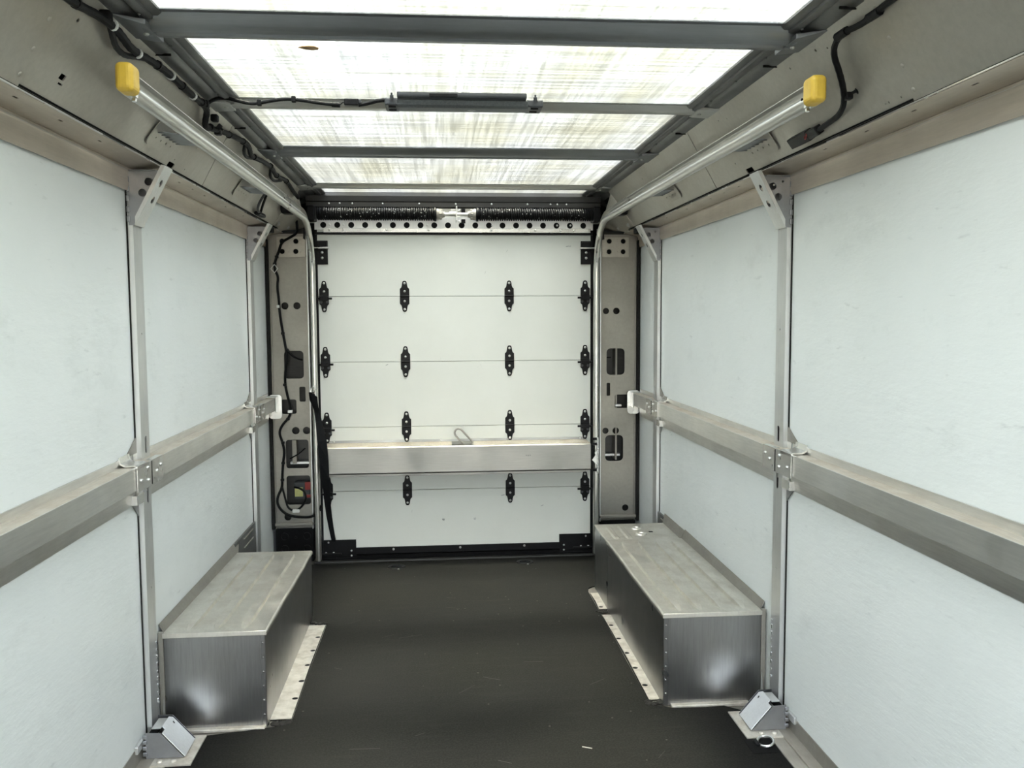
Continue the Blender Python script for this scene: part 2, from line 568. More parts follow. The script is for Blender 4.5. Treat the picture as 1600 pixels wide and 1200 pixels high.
# floor angle beside the walls
for s in (-1, 1):
    b = structure('baseboard_' + SIDE[s], 'dirty metal floor angle along the foot of the %s wall' % SIDE[s], 'baseboard', (s * 1.05, 1.5, 0))
    MB(s).box(1.008, 1.052, Y0, 2.86, 0, .007).build('floor_strip', 'strip', b, bevel=.001)
    MB(s).box(1.052, 1.095, Y0, 2.86, 0, .013).build('floor_strip', 'strip', b, bevel=.0015)
    MB(s).prism([(1.093, Y0, .010), (1.100, Y0, .010), (1.100, Y0, .062), (1.097, Y0, .062)], (0, 2.91 - Y0, 0)).build('wall_strip', 'tan_dark', b)
    MB(s).box(1.088, 1.099, 2.80, 2.89, .05, .075).build('end_tab', 'post', b, bevel=.002)
    MB(s).box(1.088, 1.0995, 4.20, 4.672, 0, .372).build('wall_plate', 'dark_steel', b, bevel=.002)
    for z in (.30, .345):
        MB(s).box(1.083, 1.09, 4.38, 4.60, z, z + .008).build('plate_rib', 'tan_dark', b, bevel=.003)

# ================================================================ WHEEL BOXES
def wheel_box(s, xi, ya, yb, za, zb, label, ribs, ribx):
    t = thing('wheel_box', label, 'wheel box', (s * .9, ya, 0))
    xo = 1.08
    MB(s).add([(xi, ya, 0), (xo, ya, 0), (xo, yb, 0), (xi, yb, 0), (xi, ya, za), (xo, ya, za), (xo, yb, zb), (xi, yb, zb)],
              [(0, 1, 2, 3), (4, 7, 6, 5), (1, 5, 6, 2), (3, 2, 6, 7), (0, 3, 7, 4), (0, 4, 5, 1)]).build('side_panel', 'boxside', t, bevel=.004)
    MB(s).box(xi + .016, xo - .005, ya - .003, ya + .001, .004, za - .004).build('front_panel', 'boxside', t, bevel=.001)
    n = 24
    g = []
    for j in range(n + 1):
        f = j / n
        y = ya - .006 + (yb - ya + .006) * f
        z = za + (zb - za) * f
        w1 = .0012 * math.sin(9 * f + s) + .0008 * math.sin(23 * f)
        g.append([(xi - .006 + w1, y, z - .012), (xi - .006 + w1, y, z), (xi - .001 + w1, y, z + .005), (xo, y, z + .005), (xo, y, z - .012)])
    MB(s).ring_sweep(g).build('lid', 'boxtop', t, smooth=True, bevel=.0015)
    for x in ribx:
        rings = []
        m_ = 22
        for j in range(m_ + 1):
            f = j / m_
            y = ya + .025 + (yb - ya - .07) * f
            z = za + (zb - za) * (y - ya) / (yb - ya) + .005
            e = min(1, 14 * f, 14 * (1 - f)) ** .5 if 0 < f < 1 else .02
            ww = .020 * max(e, .3)
            rings.append([(x - ww, y, z - .0005), (x - ww * .80, y, z + .0120 * e), (x + ww * .80, y, z + .0120 * e), (x + ww, y, z - .0005)])
        MB(s).ring_sweep(rings).build('rib', 'boxtop', t, bevel=.0015)
    # upstand against the wall
    MB(s).prism([(1.078, ya + .02, za - .01), (1.0985, ya + .02, za + .03), (1.0985, yb + (.12 if s < 0 else 0), zb + .045), (1.078, yb, zb - .01)], (s * 0 - .003, 0, .004)).build('upstand', 'tan_dark', t)
    # side post strip between box and wall post
    MB(s).box(1.078, 1.095, ya - .004, ya + .01, 0, za + .01).build('side_strip', 'tan_dark', t, bevel=.002)
    MB(s).prism([(1.072, ya - .012, .0), (1.088, ya - .012, .0), (1.082, ya - .006, .12)], (0, .003, 0)).build('torn_tab', 'post', t)
    for k in range(6):
        MB(s).dome((xi + .008, ya - .004, .05 + k * .052), (0, -1, 0), .004, .003, 8).build('rivet', 'boxside', t, smooth=True)
    return t

wl = wheel_box(-1, .73, 3.06, 4.20, .350, .326, 'aluminium wheel box with a three ribbed lid against the left wall', 3, (1.0, .905, .81))
wr = wheel_box(1, .708, 3.09, 4.163, .349, .347, 'aluminium wheel box with a four ribbed lid against the right wall', 4, (.775, .855, .94, 1.02))
ex = thing('wheel_box', 'short plain rear wheel box with two dimples behind the four ribbed one', 'wheel box', (.9, 4.17, 0))
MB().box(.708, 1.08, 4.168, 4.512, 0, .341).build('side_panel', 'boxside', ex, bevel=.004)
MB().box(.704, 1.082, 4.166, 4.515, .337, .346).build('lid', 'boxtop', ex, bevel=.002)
for x in (.765, .83):
    rings = []
    for j in range(15):
        f = j / 14
        y = 4.20 + .27 * f
        e = min(1, 14 * f, 14 * (1 - f)) ** .5 if 0 < f < 1 else .02
        rings.append([(x - .018 * max(e, .3), y, .3455), (x - .009, y, .346 + .006 * e), (x + .009, y, .346 + .006 * e), (x + .018 * max(e, .3), y, .3455)])
    MB().ring_sweep(rings).build('rib', 'boxtop', ex)
for x, y in ((.905, 4.41), (.905, 4.29)):
    MB().lathe((x, y, .346), (0, 0, 1), [(.030, 0), (.026, .005), (.018, .006), (.012, -.004)], 14).build('dimple', 'boxtop', ex, smooth=True)
MB().plate(rect(0, .02, 0, .02), [], (.955, 4.32, .3462), (1, 0, 0), (0, 1, 0), .001).build('slot', 'void', ex)
MB().prism([(1.078, 4.17, .34), (1.0985, 4.17, .385), (1.0985, 4.55, .385), (1.078, 4.52, .34)], (-.003, 0, .004)).build('upstand', 'tan_dark', ex)

# perforated floor flanges along the boxes
def floor_flange(s, t, x0, x1, y0, y1, ys):
    MB(s).plate([(x0, y0), (x1, y0), (x1, y1), (x0, y1), (x0 + .004, (y0 + y1) / 2)], [circle(x0 + .014, y, .012, 14) for y in ys], (0, 0, .004), (1, 0, 0), (0, 1, 0), .002).build('floor_flange', 'flange', t)
    MB(s).box(x0, x1, y0, y1, 0, .002).build('flange_bed', 'void', t)
floor_flange(-1, wl, .655, .735, 3.11, 4.075, [3.28, 3.44, 3.60, 3.76, 3.92])
floor_flange(1, wr, .668, .712, 3.14, 4.08, [3.27, 3.44, 3.60, 3.77, 3.94])
floor_flange(1, ex, .668, .712, 4.17, 4.42, [4.20])
MB(-1).box(.735, 1.03, 3.035, 3.064, 0, .012).build('front_flange', 'flange', wl, bevel=.002)
MB(1).box(.735, 1.03, 3.065, 3.094, 0, .012).build('front_flange', 'flange', wr, bevel=.002)

# rubber mat with cut-outs round the boxes
mo = [(-1.005, Y0 + .01), (-1.005, 2.99), (-.80, 3.028), (-.70, 3.05), (-.655, 3.075), (-.650, 3.11), (-.652, 3.5), (-.649, 4.08), (-.660, 4.105), (-.74, 4.11),
      (-.74, 4.22), (-1.06, 4.23), (-1.06, 5.10), (1.06, 5.13), (1.06, 4.53), (.70, 4.53), (.672, 4.50), (.660, 4.44), (.664, 4.0), (.662, 3.5), (.665, 3.12),
      (.685, 3.085), (.74, 3.06), (.85, 3.055), (.93, 3.06), (1.005, 3.0), (1.005, Y0 + .01)]
fm = MB().plate(mo, [], (0, 0, .001), (1, 0, 0), (0, 1, 0), .006).build('floor_mat', 'mat')
tag(fm, 'worn black rubber floor mat cut around the wheel boxes', 'mat')
for k in range(16):
    x, y, a, L_ = random.uniform(-.6, .62), random.uniform(2.6, 4.8), random.uniform(-.6, 1.2), random.uniform(.03, .12)
    dx, dy = math.cos(a) * L_, math.sin(a) * L_
    MB().prism([(x, y, .0069), (x + dx, y + dy, .0069), (x + dx + .0008, y + dy + .002, .0069), (x + .0004, y + .0025, .0069)], (0, 0, .0003)).build('scratch_mark', 'scratch', fm, origin=(0, 0, 0))
# dark ragged sealant at the cut-outs
for s, x, y, sc in ((-1, .70, 3.075, 1), (1, .70, 3.105, 1), (-1, .69, 4.10, .8), (1, .69, 4.13, .8)):
    mb = MB(s)
    for k in range(9):
        mb.dome((x + random.uniform(-.045, .045) * sc, y + random.uniform(-.018, .018) * sc, .006), (0, 0, 1), random.uniform(.010, .018) * sc, .007, 7)
    o_ = mb.build('sealant_bead', 'seal', wl if s < 0 else wr, smooth=True)
    o_['kind'] = 'stuff'

# ================================================================ WALL POSTS
def wall_post(s, yp, label, foot=True, first=True):
    t = thing('wall_post', label, 'post', (s * 1.09, yp, 0))
    y0, y1 = yp, yp + .08
    holes = [rrect(y0 + .036, y0 + .056, 1.005, 1.062, .0095), rrect(y0 + .036, y0 + .056, .838, .895, .0095)] if first else \
            [rrect(y0 + .052, y0 + .064, 1.0, 1.06, .0055), rrect(y0 + .052, y0 + .064, .82, .88, .0055)]
    holes += [circle(y0 + .045, 1.40, .004, 8), circle(y0 + .045, .55, .004, 8)]
    MB(s).plate(rect(y0, y1, .0, 1.93), holes, (1.080, 0, 0), (0, 1, 0), (0, 0, 1), .003).build('face_web', 'post', t)
    MB(s).box(1.0832, 1.099, y0, y0 + .003, 0, 1.93).build('side_web', 'post', t)
    MB(s).box(1.0832, 1.099, y1 - .003, y1, 0, 1.93).build('side_web', 'post', t)
    MB(s).box(1.092, 1.0995, y0 + .004, y1 - .004, 0, 1.92).build('inner_web', 'void', t)
    MB(s).box(1.0965, 1.0998, y0 - .006, y0, 0.06, 1.92).build('sealant_line', 'seal', t)
    # top gusset: two drilled side plates and a channel strut with a tongue that hooks into the roof panel
    g2 = thing_part('gusset', t)
    gp = [(1.098, 1.922), (.996, 1.922), (1.073, 1.748), (1.093, 1.748)]
    for yy, nm in ((y0 - .001, 'side_plate'), (y1 - .002, 'side_plate')):
        h = [circle(1.027, 1.886, .0125), circle(1.047, 1.851, .0125)]
        if s > 0:
            h.append(circle(1.062, 1.902, .004, 8))
        MB(s).plate(gp, h, (0, yy, 0), (1, 0, 0), (0, 0, 1), -.003).build(nm, 'gusset', g2, origin=ORG[t.name])
    MB(s).plate(rect(1.052, 1.098, y0 + .004, y1 - .004), [], (0, 0, 1.800), (1, 0, 0), (0, 1, 0), .002).build('inner_plate', 'void', g2, origin=ORG[t.name])
    MB(s).box(1.0, 1.098, y0 - .012, y1 + .004, 1.919, 1.922).build('top_flange', 'gusset', g2, origin=ORG[t.name])
    d = Vector((.100, 0, -.189)).normalized()
    MB(s).plate(rrect(0, .082, 0, .214, .004, 2), [circle(.040, .058, .0125), circle(.042, .118, .0125)], (.973, y0 - .002, 1.937), (0, 1, 0), d, -.003 * 1).build('strut', 'post', g2, origin=ORG[t.name])
    MB(s).plate([(.0, 0), (.012, .004), (.012, .19), (0, .212)], [], Vector((.973, y0 - .003, 1.937)), (.84, 0, .54), d, .003).build('strut_lip', 'post', g2, origin=ORG[t.name])
    for zz in (1.77, 1.80, 1.835, 1.865, 1.895):
        MB(s).box(1.087, 1.0975, y0 - .006, y0 - .001, zz - .012, zz + .008).build('weld_bead', 'gusset', g2, origin=ORG[t.name], bevel=.0024)
    # splice plate joining the two belt rails
    yc = yp - .04
    sp = MB(s).plate(rrect(yc - .125, yc + .125, .912, .992, .004, 2), [circle(yc - .035, .965, .004, 8), circle(yc + .035, .93, .004, 8)], (1.043, 0, 0), (0, 1, 0), (0, 0, 1), -.003).build('splice_plate', 'bright', t)
    MB(s).box(1.039, 1.0405, yc + .008, yc + .012, .915, .99).build('slit', 'void', sp, origin=ORG[t.name])
    # curled tab lying on the rail
    prof = [(1.040, .985), (1.040, .994), (1.050, .998), (1.075, .997), (1.090, 1.004), (1.094, 1.022), (1.097, 1.022), (1.094, 1.000), (1.078, .992), (1.050, .993)]
    MB(s).extr_y(prof, yc - .125, yc - .035).build('rail_tab', 'bright', sp, origin=ORG[t.name], smooth=True)
    MB(s).box(1.040, 1.062, yc + .02, yc + .122, .990, .993).build('top_fold', 'bright', sp, origin=ORG[t.name])
    for (dy, z) in ((-.095, .945), (-.03, .975), (-.025, .935), (.06, .95), (.10, .965)):
        MB(s).dome((1.0395, yc + dy, z), (-1, 0, 0), .006, .005, 9).build('bolt', 'bolt', sp, origin=ORG[t.name], smooth=True)
    # triangular web plates behind the joint
    MB(s).prism([(1.0985, y0 - .10, 1.012), (1.0985, y0, 1.012), (1.0985, y0, 1.065)], (-.003, 0, 0)).build('corner_web', 'tan_dark', t)
    MB(s).prism([(1.0985, y0 - .06, .852), (1.0985, y0, .852), (1.0985, y0, .80)], (-.003, 0, 0)).build('corner_web', 'dark_steel', t)
    MB(s).box(1.075, 1.096, y0 - .075, y0 - .004, .852, .885).build('lower_tab', 'bright', t, bevel=.002)
    if foot:
        f = thing_part('foot_bracket', t)
        O = ORG[t.name]
        ya, yb = y0 - .075, y1 - .02
        MB(s).plate([(.925, ya - .045), (1.075, ya - .045), (1.075, yb + .02), (.925, yb + .02)], [], (0, 0, .007), (1, 0, 0), (0, 1, 0), .005).build('base_plate', 'flange', f, origin=O)
        side = [(1.078, .014), (.957, .014), (1.030, .098), (1.078, .100)]
        for yy in (ya, yb - .003):
            MB(s).plate(side, [], (0, yy, 0), (1, 0, 0), (0, 0, 1), -.003).build('cheek', 'gusset', f, origin=O)
        d2 = Vector((.073, 0, .084)).normalized()
        MB(s).plate([(0, 0), (.108, 0), (.108, .028), (.121, .028), (.121, .10), (.108, .117), (0, .117)], [circle(.095, .098, .005, 8)], (.955, ya - .001, .016), d2, (0, 1, 0), .003).build('slope_plate', 'post', f, origin=O, bevel=.001)
        MB(s).box(1.0365, 1.066, ya + .026, ya + .10, .100, .104).build('top_tab', 'post', f, origin=O, bevel=.001)
        MB(s).box(1.05, 1.078, ya + .004, yb - .006, .08, .085).build('inner_plate', 'void', f, origin=O)
        for x in (.985, 1.03):
            MB(s).dome((x, ya - .020, .012), (0, 0, 1), .010, .006, 9).build('bolt', 'flange', f, origin=O, smooth=True)
        for zz in (.03, .05, .07, .088):
            MB(s).box(1.073, 1.088, ya - .004, ya + .002, zz - .008, zz + .006).build('weld_bead', 'gusset', f, origin=O, bevel=.004)
        for k in range(9):
            zz = .14 + k * .026
            MB(s).box(1.077, 1.081, y1 - .014, y1 - .006, zz, zz + random.uniform(.006, .016)).build('weld_spot', 'bright', f, origin=O, bevel=.001)
    return t


def thing_part(name, parent):
    o = bpy.data.objects.new(name, None)
    o.empty_display_size = .05
    COL.objects.link(o)
    o.parent = parent
    ORG[o.name] = ORG[parent.name]
    return o

for s in (-1, 1):
    wall_post(s, 2.92, 'aluminium wall post with a foot bracket in front of the %s wheel box' % ('three ribbed' if s < 0 else 'four ribbed'), True, True)
    wall_post(s, 4.675, 'farther aluminium wall post near the rear pillar on the %s wall' % SIDE[s], False, False)

# ================================================================ BELT RAILS
def belt_rail(s, y0, y1, label, end=False):
    t = thing('belt_rail', label, 'rail', (s * 1.07, (y0 + y1) / 2, .85), 'belt rails along the walls')
    MB(s).box(1.0955, 1.0995, y0, y1, .986, 1.014).build('upper_flange', 'rail', t, bevel=.001)
    MB(s).box(1.046, 1.0985, y0, y1, .986, .990).build('top_web', 'dust', t, bevel=.001)
    hs = [circle(y, .955, .005, 10) for y in (y0 + .05, y1 - .05)]
    MB(s).plate(rect(y0, y1, .918, .990), hs, (1.045, 0, 0), (0, 1, 0), (0, 0, 1), .003).build('front_web', 'rail', t, bevel=.0012)
    MB(s).box(1.046, 1.0985, y0, y1, .918, .921).build('bottom_web', 'rail', t)
    MB(s).extr_y([(1.0985, .850), (1.0955, .850), (1.090, .885), (1.090, .919), (1.0985, .919)], y0, y1).build('lower_flange', 'rail', t, smooth=True)
    if end:
        e = thing_part('end_bracket', t)
        O = ORG[t.name]
        yb = y1
        MB(s).plate(rrect(1.020, 1.096, .862, 1.004, .022, 5), [], (0, yb + .018, 0), (1, 0, 0), (0, 0, 1), -.004).build('end_plate', 'bright', e, origin=O, bevel=.002)
        MB(s).box(1.039, 1.0435, yb - .06, yb + .017, .905, .997).build('side_tab', 'bright', e, origin=O, bevel=.002)
        MB(s).box(1.041, 1.096, yb - .055, yb + .017, .9915, .997).build('top_tab', 'bright', e, origin=O, bevel=.002)
        MB(s).box(1.041, 1.09, yb - .05, yb + .017, .912, .9165).build('lower_tab', 'bright', e, origin=O, bevel=.002)

for s in (-1, 1):
    w = SIDE[s]
    belt_rail(s, Y0, 2.872, 'longest dusty aluminium belt rail on the %s wall nearest the camera' % w)
    belt_rail(s, 2.888, 4.630, 'middle dusty aluminium belt rail above the %s wheel box' % ('three ribbed' if s < 0 else 'four ribbed'))
    belt_rail(s, 4.646, 5.135, 'shortest belt rail ending in a bright bracket at the %s pillar' % w, True)

# ================================================================ REAR PILLARS
def pillar(s, holes, label, patch_holes):
    t = thing('rear_pillar', label, 'pillar', (s * .97, 5.26, 0), None, 'thing')
    MB(s).plate(rect(.866, 1.088, .205, 1.935), holes, (0, 5.20, 0), (1, 0, 0), (0, 0, 1), -.003).build('face_plate', 'tan_dark', t)
    MB(s).box(.866, .869, 5.20, 5.34, .205, 1.98).build('inner_return', 'tan_dark', t)
    MB(s).box(.858, .866, 5.185, 5.215, .20, 1.93).build('edge_bead', 'post', t, bevel=.002)
    MB(s).box(.866, 1.10, 5.335, 5.338, .10, 1.98).build('back_plate', 'header', t)  # pillar inside coloured dark so its windows read as shaded
    MB(s).box(.866, 1.098, 5.205, 5.336, 1.935, 1.94).build('top_web', 'header', t)
    MB(s).box(1.094, 1.098, 5.205, 5.336, .2, 1.94).build('outer_return', 'header', t)
    MB(s).box(.8695, .8705, 5.205, 5.336, .2, 1.94).build('inner_lining', 'header', t)
    MB(s).box(1.080, 1.0985, 5.16, 5.21, .205, 1.90).build('corner_seam', 'seal', t, bevel=.004)
    MB(s).box(1.072, 1.080, 5.185, 5.20, .205, 1.90).build('corner_fold', 'tan_dark', t, bevel=.002)
    MB(s).plate(rrect(.872, 1.034, 1.800, 1.918, .004, 2), patch_holes, (0, 5.198, 0), (1, 0, 0), (0, 0, 1), .003).build('patch_plate', 'tan', t, bevel=.001)
    for (x, z) in ((.90, 1.90), (.965, 1.905), (.90, 1.83), (.965, 1.835)):
        MB(s).dome((x, 5.195, z), (0, -1, 0), .004, .003, 7).build('rivet', 'tan', t, smooth=True)
    MB(s).box(.86, 1.09, 5.17, 5.20, .222, .240).build('bottom_lip', 'tan_dark', t, bevel=.003)
    bp = MB(s).box(.862, 1.082, 5.19, 5.33, .0, .205).build('base_block', 'black', t, bevel=.004)
    for x in (.90, 1.03):
        for z in (.155, .08):
            MB(s).tube([(x + .021 * math.cos(a * PI / 8), 5.188, z + .021 * math.sin(a * PI / 8)) for a in range(16)], .003, 6, True).build('ring_bead', 'black', bp, origin=ORG[t.name])
    MB(s).dome((.965, 5.19, .15), (0, -1, 0), .008, .006, 8).build('bolt', 'black', bp, origin=ORG[t.name])
    return t

hl = [circle(.997, 1.519, .021), circle(.928, 1.519, .021), rrect(.897, 1.009, 1.093, 1.257, .022), rrect(.890, .926, .957, 1.045, .008),
      rrect(.944, 1.031, .886, .971, .012), circle(.952, .786, .022), circle(.889, .786, .022), rrect(.880, 1.012, .562, .732, .016), rrect(.8735, 1.013, .344, .518, .016), circle(1.010, .270, .021)]
hr = [circle(.898, 1.480, .019), circle(.961, 1.480, .020), rrect(.902, 1.013, 1.095, 1.255, .024), rrect(.903, .925, .968, 1.047, .006),
      rrect(.954, 1.035, .893, .975, .010), circle(.897, .755, .019), circle(.960, .755, .020), rrect(.895, 1.006, .569, .728, .026), circle(1.021, .279, .020)]
ph = [circle(1.003, 1.892, .0145), circle(.925, 1.892, .0145), circle(1.004, 1.833, .0145), circle(.926, 1.833, .0145)]
phr = [circle(.916, 1.895, .0145), circle(1.000, 1.895, .0145), circle(.915, 1.833, .0145), circle(1.000, 1.833, .0145)]
pil_l = pillar(-1, hl, 'tan steel rear pillar with three square windows and looped black cable', ph)
pil_r = pillar(1, hr, 'tan steel rear pillar with two rounded windows behind the four ribbed box', phr)
# black discs stand for the shade in the patch-plate holes; face behind is closed
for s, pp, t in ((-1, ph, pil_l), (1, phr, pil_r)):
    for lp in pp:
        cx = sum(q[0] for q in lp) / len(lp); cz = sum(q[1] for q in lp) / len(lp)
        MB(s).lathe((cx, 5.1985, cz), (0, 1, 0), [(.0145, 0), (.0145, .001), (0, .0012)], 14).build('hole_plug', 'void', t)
# bits seen inside the windows
MB(-1).box(.885, 1.0, 5.27, 5.30, .575, .590).build('inner_ledge', 'post', pil_l, bevel=.002)
MB(-1).box(.96, .985, 5.26, 5.33, .58, .72).build('inner_web', 'tan_dark', pil_l)
MB(1).box(.900, 1.0, 5.26, 5.30, .590, .604).build('inner_ledge', 'post', pil_r, bevel=.002)
MB(1).box(.965, .975, 5.24, 5.33, .57, 1.26).build('inner_web', 'tan_dark', pil_r)
MB(1).box(.905, .94, 5.26, 5.28, 1.195, 1.203).build('inner_rod', 'black', pil_r)
MB(1).box(.96, 1.0, 5.22, 5.25, .90, .912).build('inner_ledge', 'post', pil_r, bevel=.002)

# module seen inside the lowest left window
mod = thing('control_module', 'dark control box with yellow label inside the lowest pillar window', 'electrical box', (-.93, 5.25, .36))
MB(-1).box(.885, .975, 5.24, 5.30, .37, .47).build('module_body', 'lamp', mod, bevel=.004)
MB(-1).box(.925, .972, 5.236, 5.241, .385, .440).build('label', 'label_y', mod)
MB(-1).box(.878, .912, 5.232, 5.25, .425, .472).build('red_connector', 'red', mod, bevel=.003)
MB(-1).box(.880, .905, 5.232, 5.25, .378, .395).build('red_connector', 'red', mod, bevel=.003)

# ragged corner sheets between roof panels and pillars
for s in (-1, 1):
    t = thing('corner_sheet', 'bent tan corner sheet above the %s rear pillar' % SIDE[s], 'sheet metal', (s * .95, 5.0, 1.95))
    N = 14
    vs, fs = [], []
    for j in range(N + 1):
        f = j / N
        for i in range(N + 1):
            g = i / N
            a = Vector((1.0 - .14 * g, 4.88, 1.946 + .19 * g))
            b = Vector((1.07 - .205 * g, 5.195, 1.928 + .05 * g))
            bulge = math.sin(PI * f) * .018 * math.sin(PI * g)
            q = a.lerp(b, f ** 1.1) + Vector((-bulge, 0, -bulge * .6 + .012 * math.sin(7 * f) * math.sin(6 * g)))
            vs.append(tuple(q))
    for j in range(N):
        for i in range(N):
            k = j * (N + 1) + i
            fs.append((k, k + 1, k + N + 2, k + N + 1))
    cs = MB(s).add(vs, fs).build('sheet', 'tan', t, smooth=True)
    md = cs.modifiers.new('thickness', 'SOLIDIFY'); md.thickness = .003
    MB(s).add([(.98, 4.95, 1.975), (.955, 5.02, 1.990), (.94, 5.10, 1.962), (.955, 5.12, 1.952), (.97, 5.05, 1.972), (.99, 4.97, 1.955)], [(0, 1, 2, 3, 4, 5)]).build('torn_flap', 'post', t)
    MB(s).box(.985, 1.075, 4.80, 4.86, 1.905, 1.938).build('end_clip', 'black', t, bevel=.006)
    MB(s).box(.87, .93, 4.74, 4.83, 2.00, 2.06).build('shadow_clip', 'black', t, bevel=.01)  # plain black block between track and roof panel
    MB(s).extr_y(ribbon([(.872, 1.90), (.868, 1.95), (.860, 2.0)], .006), 5.12, 5.165).build('edge_strip', 'black', t)

# ================================================================ ROLL-UP DOOR
door = structure('door_1', 'white five section roll-up rear door with black hinges', 'door', (0, YD + .02, 0))
zs = [.040, .418, .800, 1.187, 1.572, 1.975]
for k in range(5):
    MB().box(-.815, .815, YD, YD + .04, zs[k] + .0012, zs[k + 1] - .0012).build('door_section', 'door', door, bevel=.0015)
for s in (-1, 1):
    MB(s).box(.803, .818, YD - .003, YD + .038, .04, 1.96).build('edge_strip', 'black', door)
# hinge prototypes (local coordinates: origin at the seam on the door face)
hp = [(.011, .086), (.0135, .078), (.016, .062), (.019, .052), (.0275, .044), (.0275, -.044), (.019, -.052), (.016, -.062), (.0135, -.078), (.011, -.086), (.006, -.091), (-.006, -.091),
      (-.011, -.086), (-.0135, -.078), (-.016, -.062), (-.019, -.052), (-.0275, -.044), (-.0275, .044), (-.019, .052), (-.016, .062), (-.0135, .078), (-.011, .086), (-.006, .091), (.006, .091)]

def hinge(loc, edge):
    h = MB().plate(hp, [], (0, -.001, 0), (1, 0, 0), (0, 0, 1), .005).build('hinge', 'black', door, origin=(0, 0, 0), loc=loc, bevel=.001)
    MB().cyl((-.0275, -.007, 0), (.0275, -.007, 0), .0055, 10).build('knuckle', 'black', h, origin=(0, 0, 0), smooth=True)
    bz = [.076, .029, -.029, -.076] if not edge else [.076, .029, -.076]
    for z in bz:
        MB().dome((0, -.006, z), (0, -1, 0), .0075, .006, 10).build('bolt', 'bolt', h, origin=(0, 0, 0), smooth=True)
    if edge:
        MB().cyl((-.047, -.020, -.012), (.047, -.020, -.012), .006, 10).build('roller_stem', 'black_metal', h, origin=(0, 0, 0), smooth=True)
        MB().box(-.026, .026, -.028, -.004, -.024, .0).build('stem_bracket', 'black', h, origin=(0, 0, 0), bevel=.003)
        for x in (-.019, .019):
            MB().lathe((x, -.006, -.032), (0, -1, 0), [(.009, 0), (.009, .004), (.005, .004), (.005, .001)], 12).build('ring', 'lamp', h, origin=(0, 0, 0))
    return h

dl = ORG[door.name]
def dloc(x, z):
    return (x - dl[0], YD - dl[1], z - dl[2])
h0 = hinge(dloc(-.303, 1.572), False)
for x in (-.303, .314):
    for z in zs[1:5]:
        if not (x < 0 and z > 1.5):
            copy_part(h0, door, dloc(x, z))
e0 = hinge(dloc(-.770, 1.572), True)
for x in (-.770, .770):
    for z in zs[1:5]:
        if not (x < 0 and z > 1.5):
            copy_part(e0, door, dloc(x, z))
# top roller brackets
for s in (-1, 1):
    b = MB(s).box(.743, .804, YD - .012, YD, 1.758, 1.895).build('top_bracket', 'black', door, bevel=.002)
    O = ORG[door.name]
    MB(s).box(.746, .801, YD - .026, YD - .010, 1.84, 1.888).build('roller_holder', 'black', b, origin=O, bevel=.004)
    MB(s).cyl((.735, YD - .025, 1.853), (.825, YD - .025, 1.853), .006, 10).build('roller_stem', 'bolt', b, origin=O, smooth=True)
    for z in (1.795, 1.827):
        MB(s).dome((.775, YD - .011, z), (0, -1, 0), .0085, .007, 10).build('bolt', 'bolt', b, origin=O, smooth=True)
    # bottom corner bracket
    c = MB(s).box(.612, .806, YD - .010, YD, .012, .126).build('bottom_bracket', 'black', door, bevel=.002)
    for x, z in ((.640, .060), (.640, .030), (.775, .112), (.745, .05), (.79, .05)):
        MB(s).dome((x, YD - .010, z), (0, -1, 0), .006, .006, 9).build('bolt', 'bolt', c, origin=O, smooth=True)
    MB(s).cyl((.70, YD - .016, .045), (.825, YD - .016, .045), .006, 8).build('roller_stem', 'black_metal', c, origin=O, smooth=True)
bs = MB().box(-.815, .815, YD - .008, YD + .03, .036, .076).build('bottom_rail', 'black', door, bevel=.002)
for x in (-.391, .009, .398):
    MB().dome((x, YD - .008, .062), (0, -1, 0), .0075, .007, 10).build('bolt', 'bolt', bs, origin=dl, smooth=True)
MB().extr_x([(YD - .012, .030), (YD + .02, .036), (YD + .02, .004), (YD + .005, .001), (YD - .006, .006)], -.815, .815).build('bottom_seal', 'cable', door, smooth=True)
for x in (-.09, .10):
    MB().dome((x, YD - .001, .235), (0, -1, 0), .007, .006, 9).build('bolt', 'bolt', door, smooth=True)
# latch beam across the lower part of the door
lb = MB()
lb.extr_x(ribbon([(YD - .002, .722), (YD - .004, .708), (5.03, .706), (5.022, .700), (5.020, .556), (5.026, .548), (YD - .006, .548), (YD - .006, .505)], .003), -.775, -.775 + .74)
lb.extr_x(ribbon([(YD - .002, .722), (YD - .004, .708), (5.03, .706), (5.022, .700), (5.020, .556), (5.026, .548), (YD - .006, .548), (YD - .006, .505)], .003), .088, .775)
lb.extr_x(ribbon([(5.055, .706), (5.03, .706), (5.022, .700), (5.020, .556), (5.026, .548), (YD - .006, .548), (YD - .006, .505)], .003), -.035, .088)
lb.extr_x(ribbon([(YD - .002, .722), (YD - .004, .708), (5.095, .706)], .003), -.035, .088)
beam = lb.build('latch_beam', 'beam', door)
MB().box(-.774, -.037, 5.035, 5.19, .7065, .7080).build('dust_film', 'dust', beam, origin=dl)
MB().box(.090, .774, 5.035, 5.19, .7065, .7080).build('dust_film', 'dust', beam, origin=dl)
MB().box(-.05, .10, 5.06, 5.10, .62, .64).build('latch_tray', 'void', beam, origin=dl)
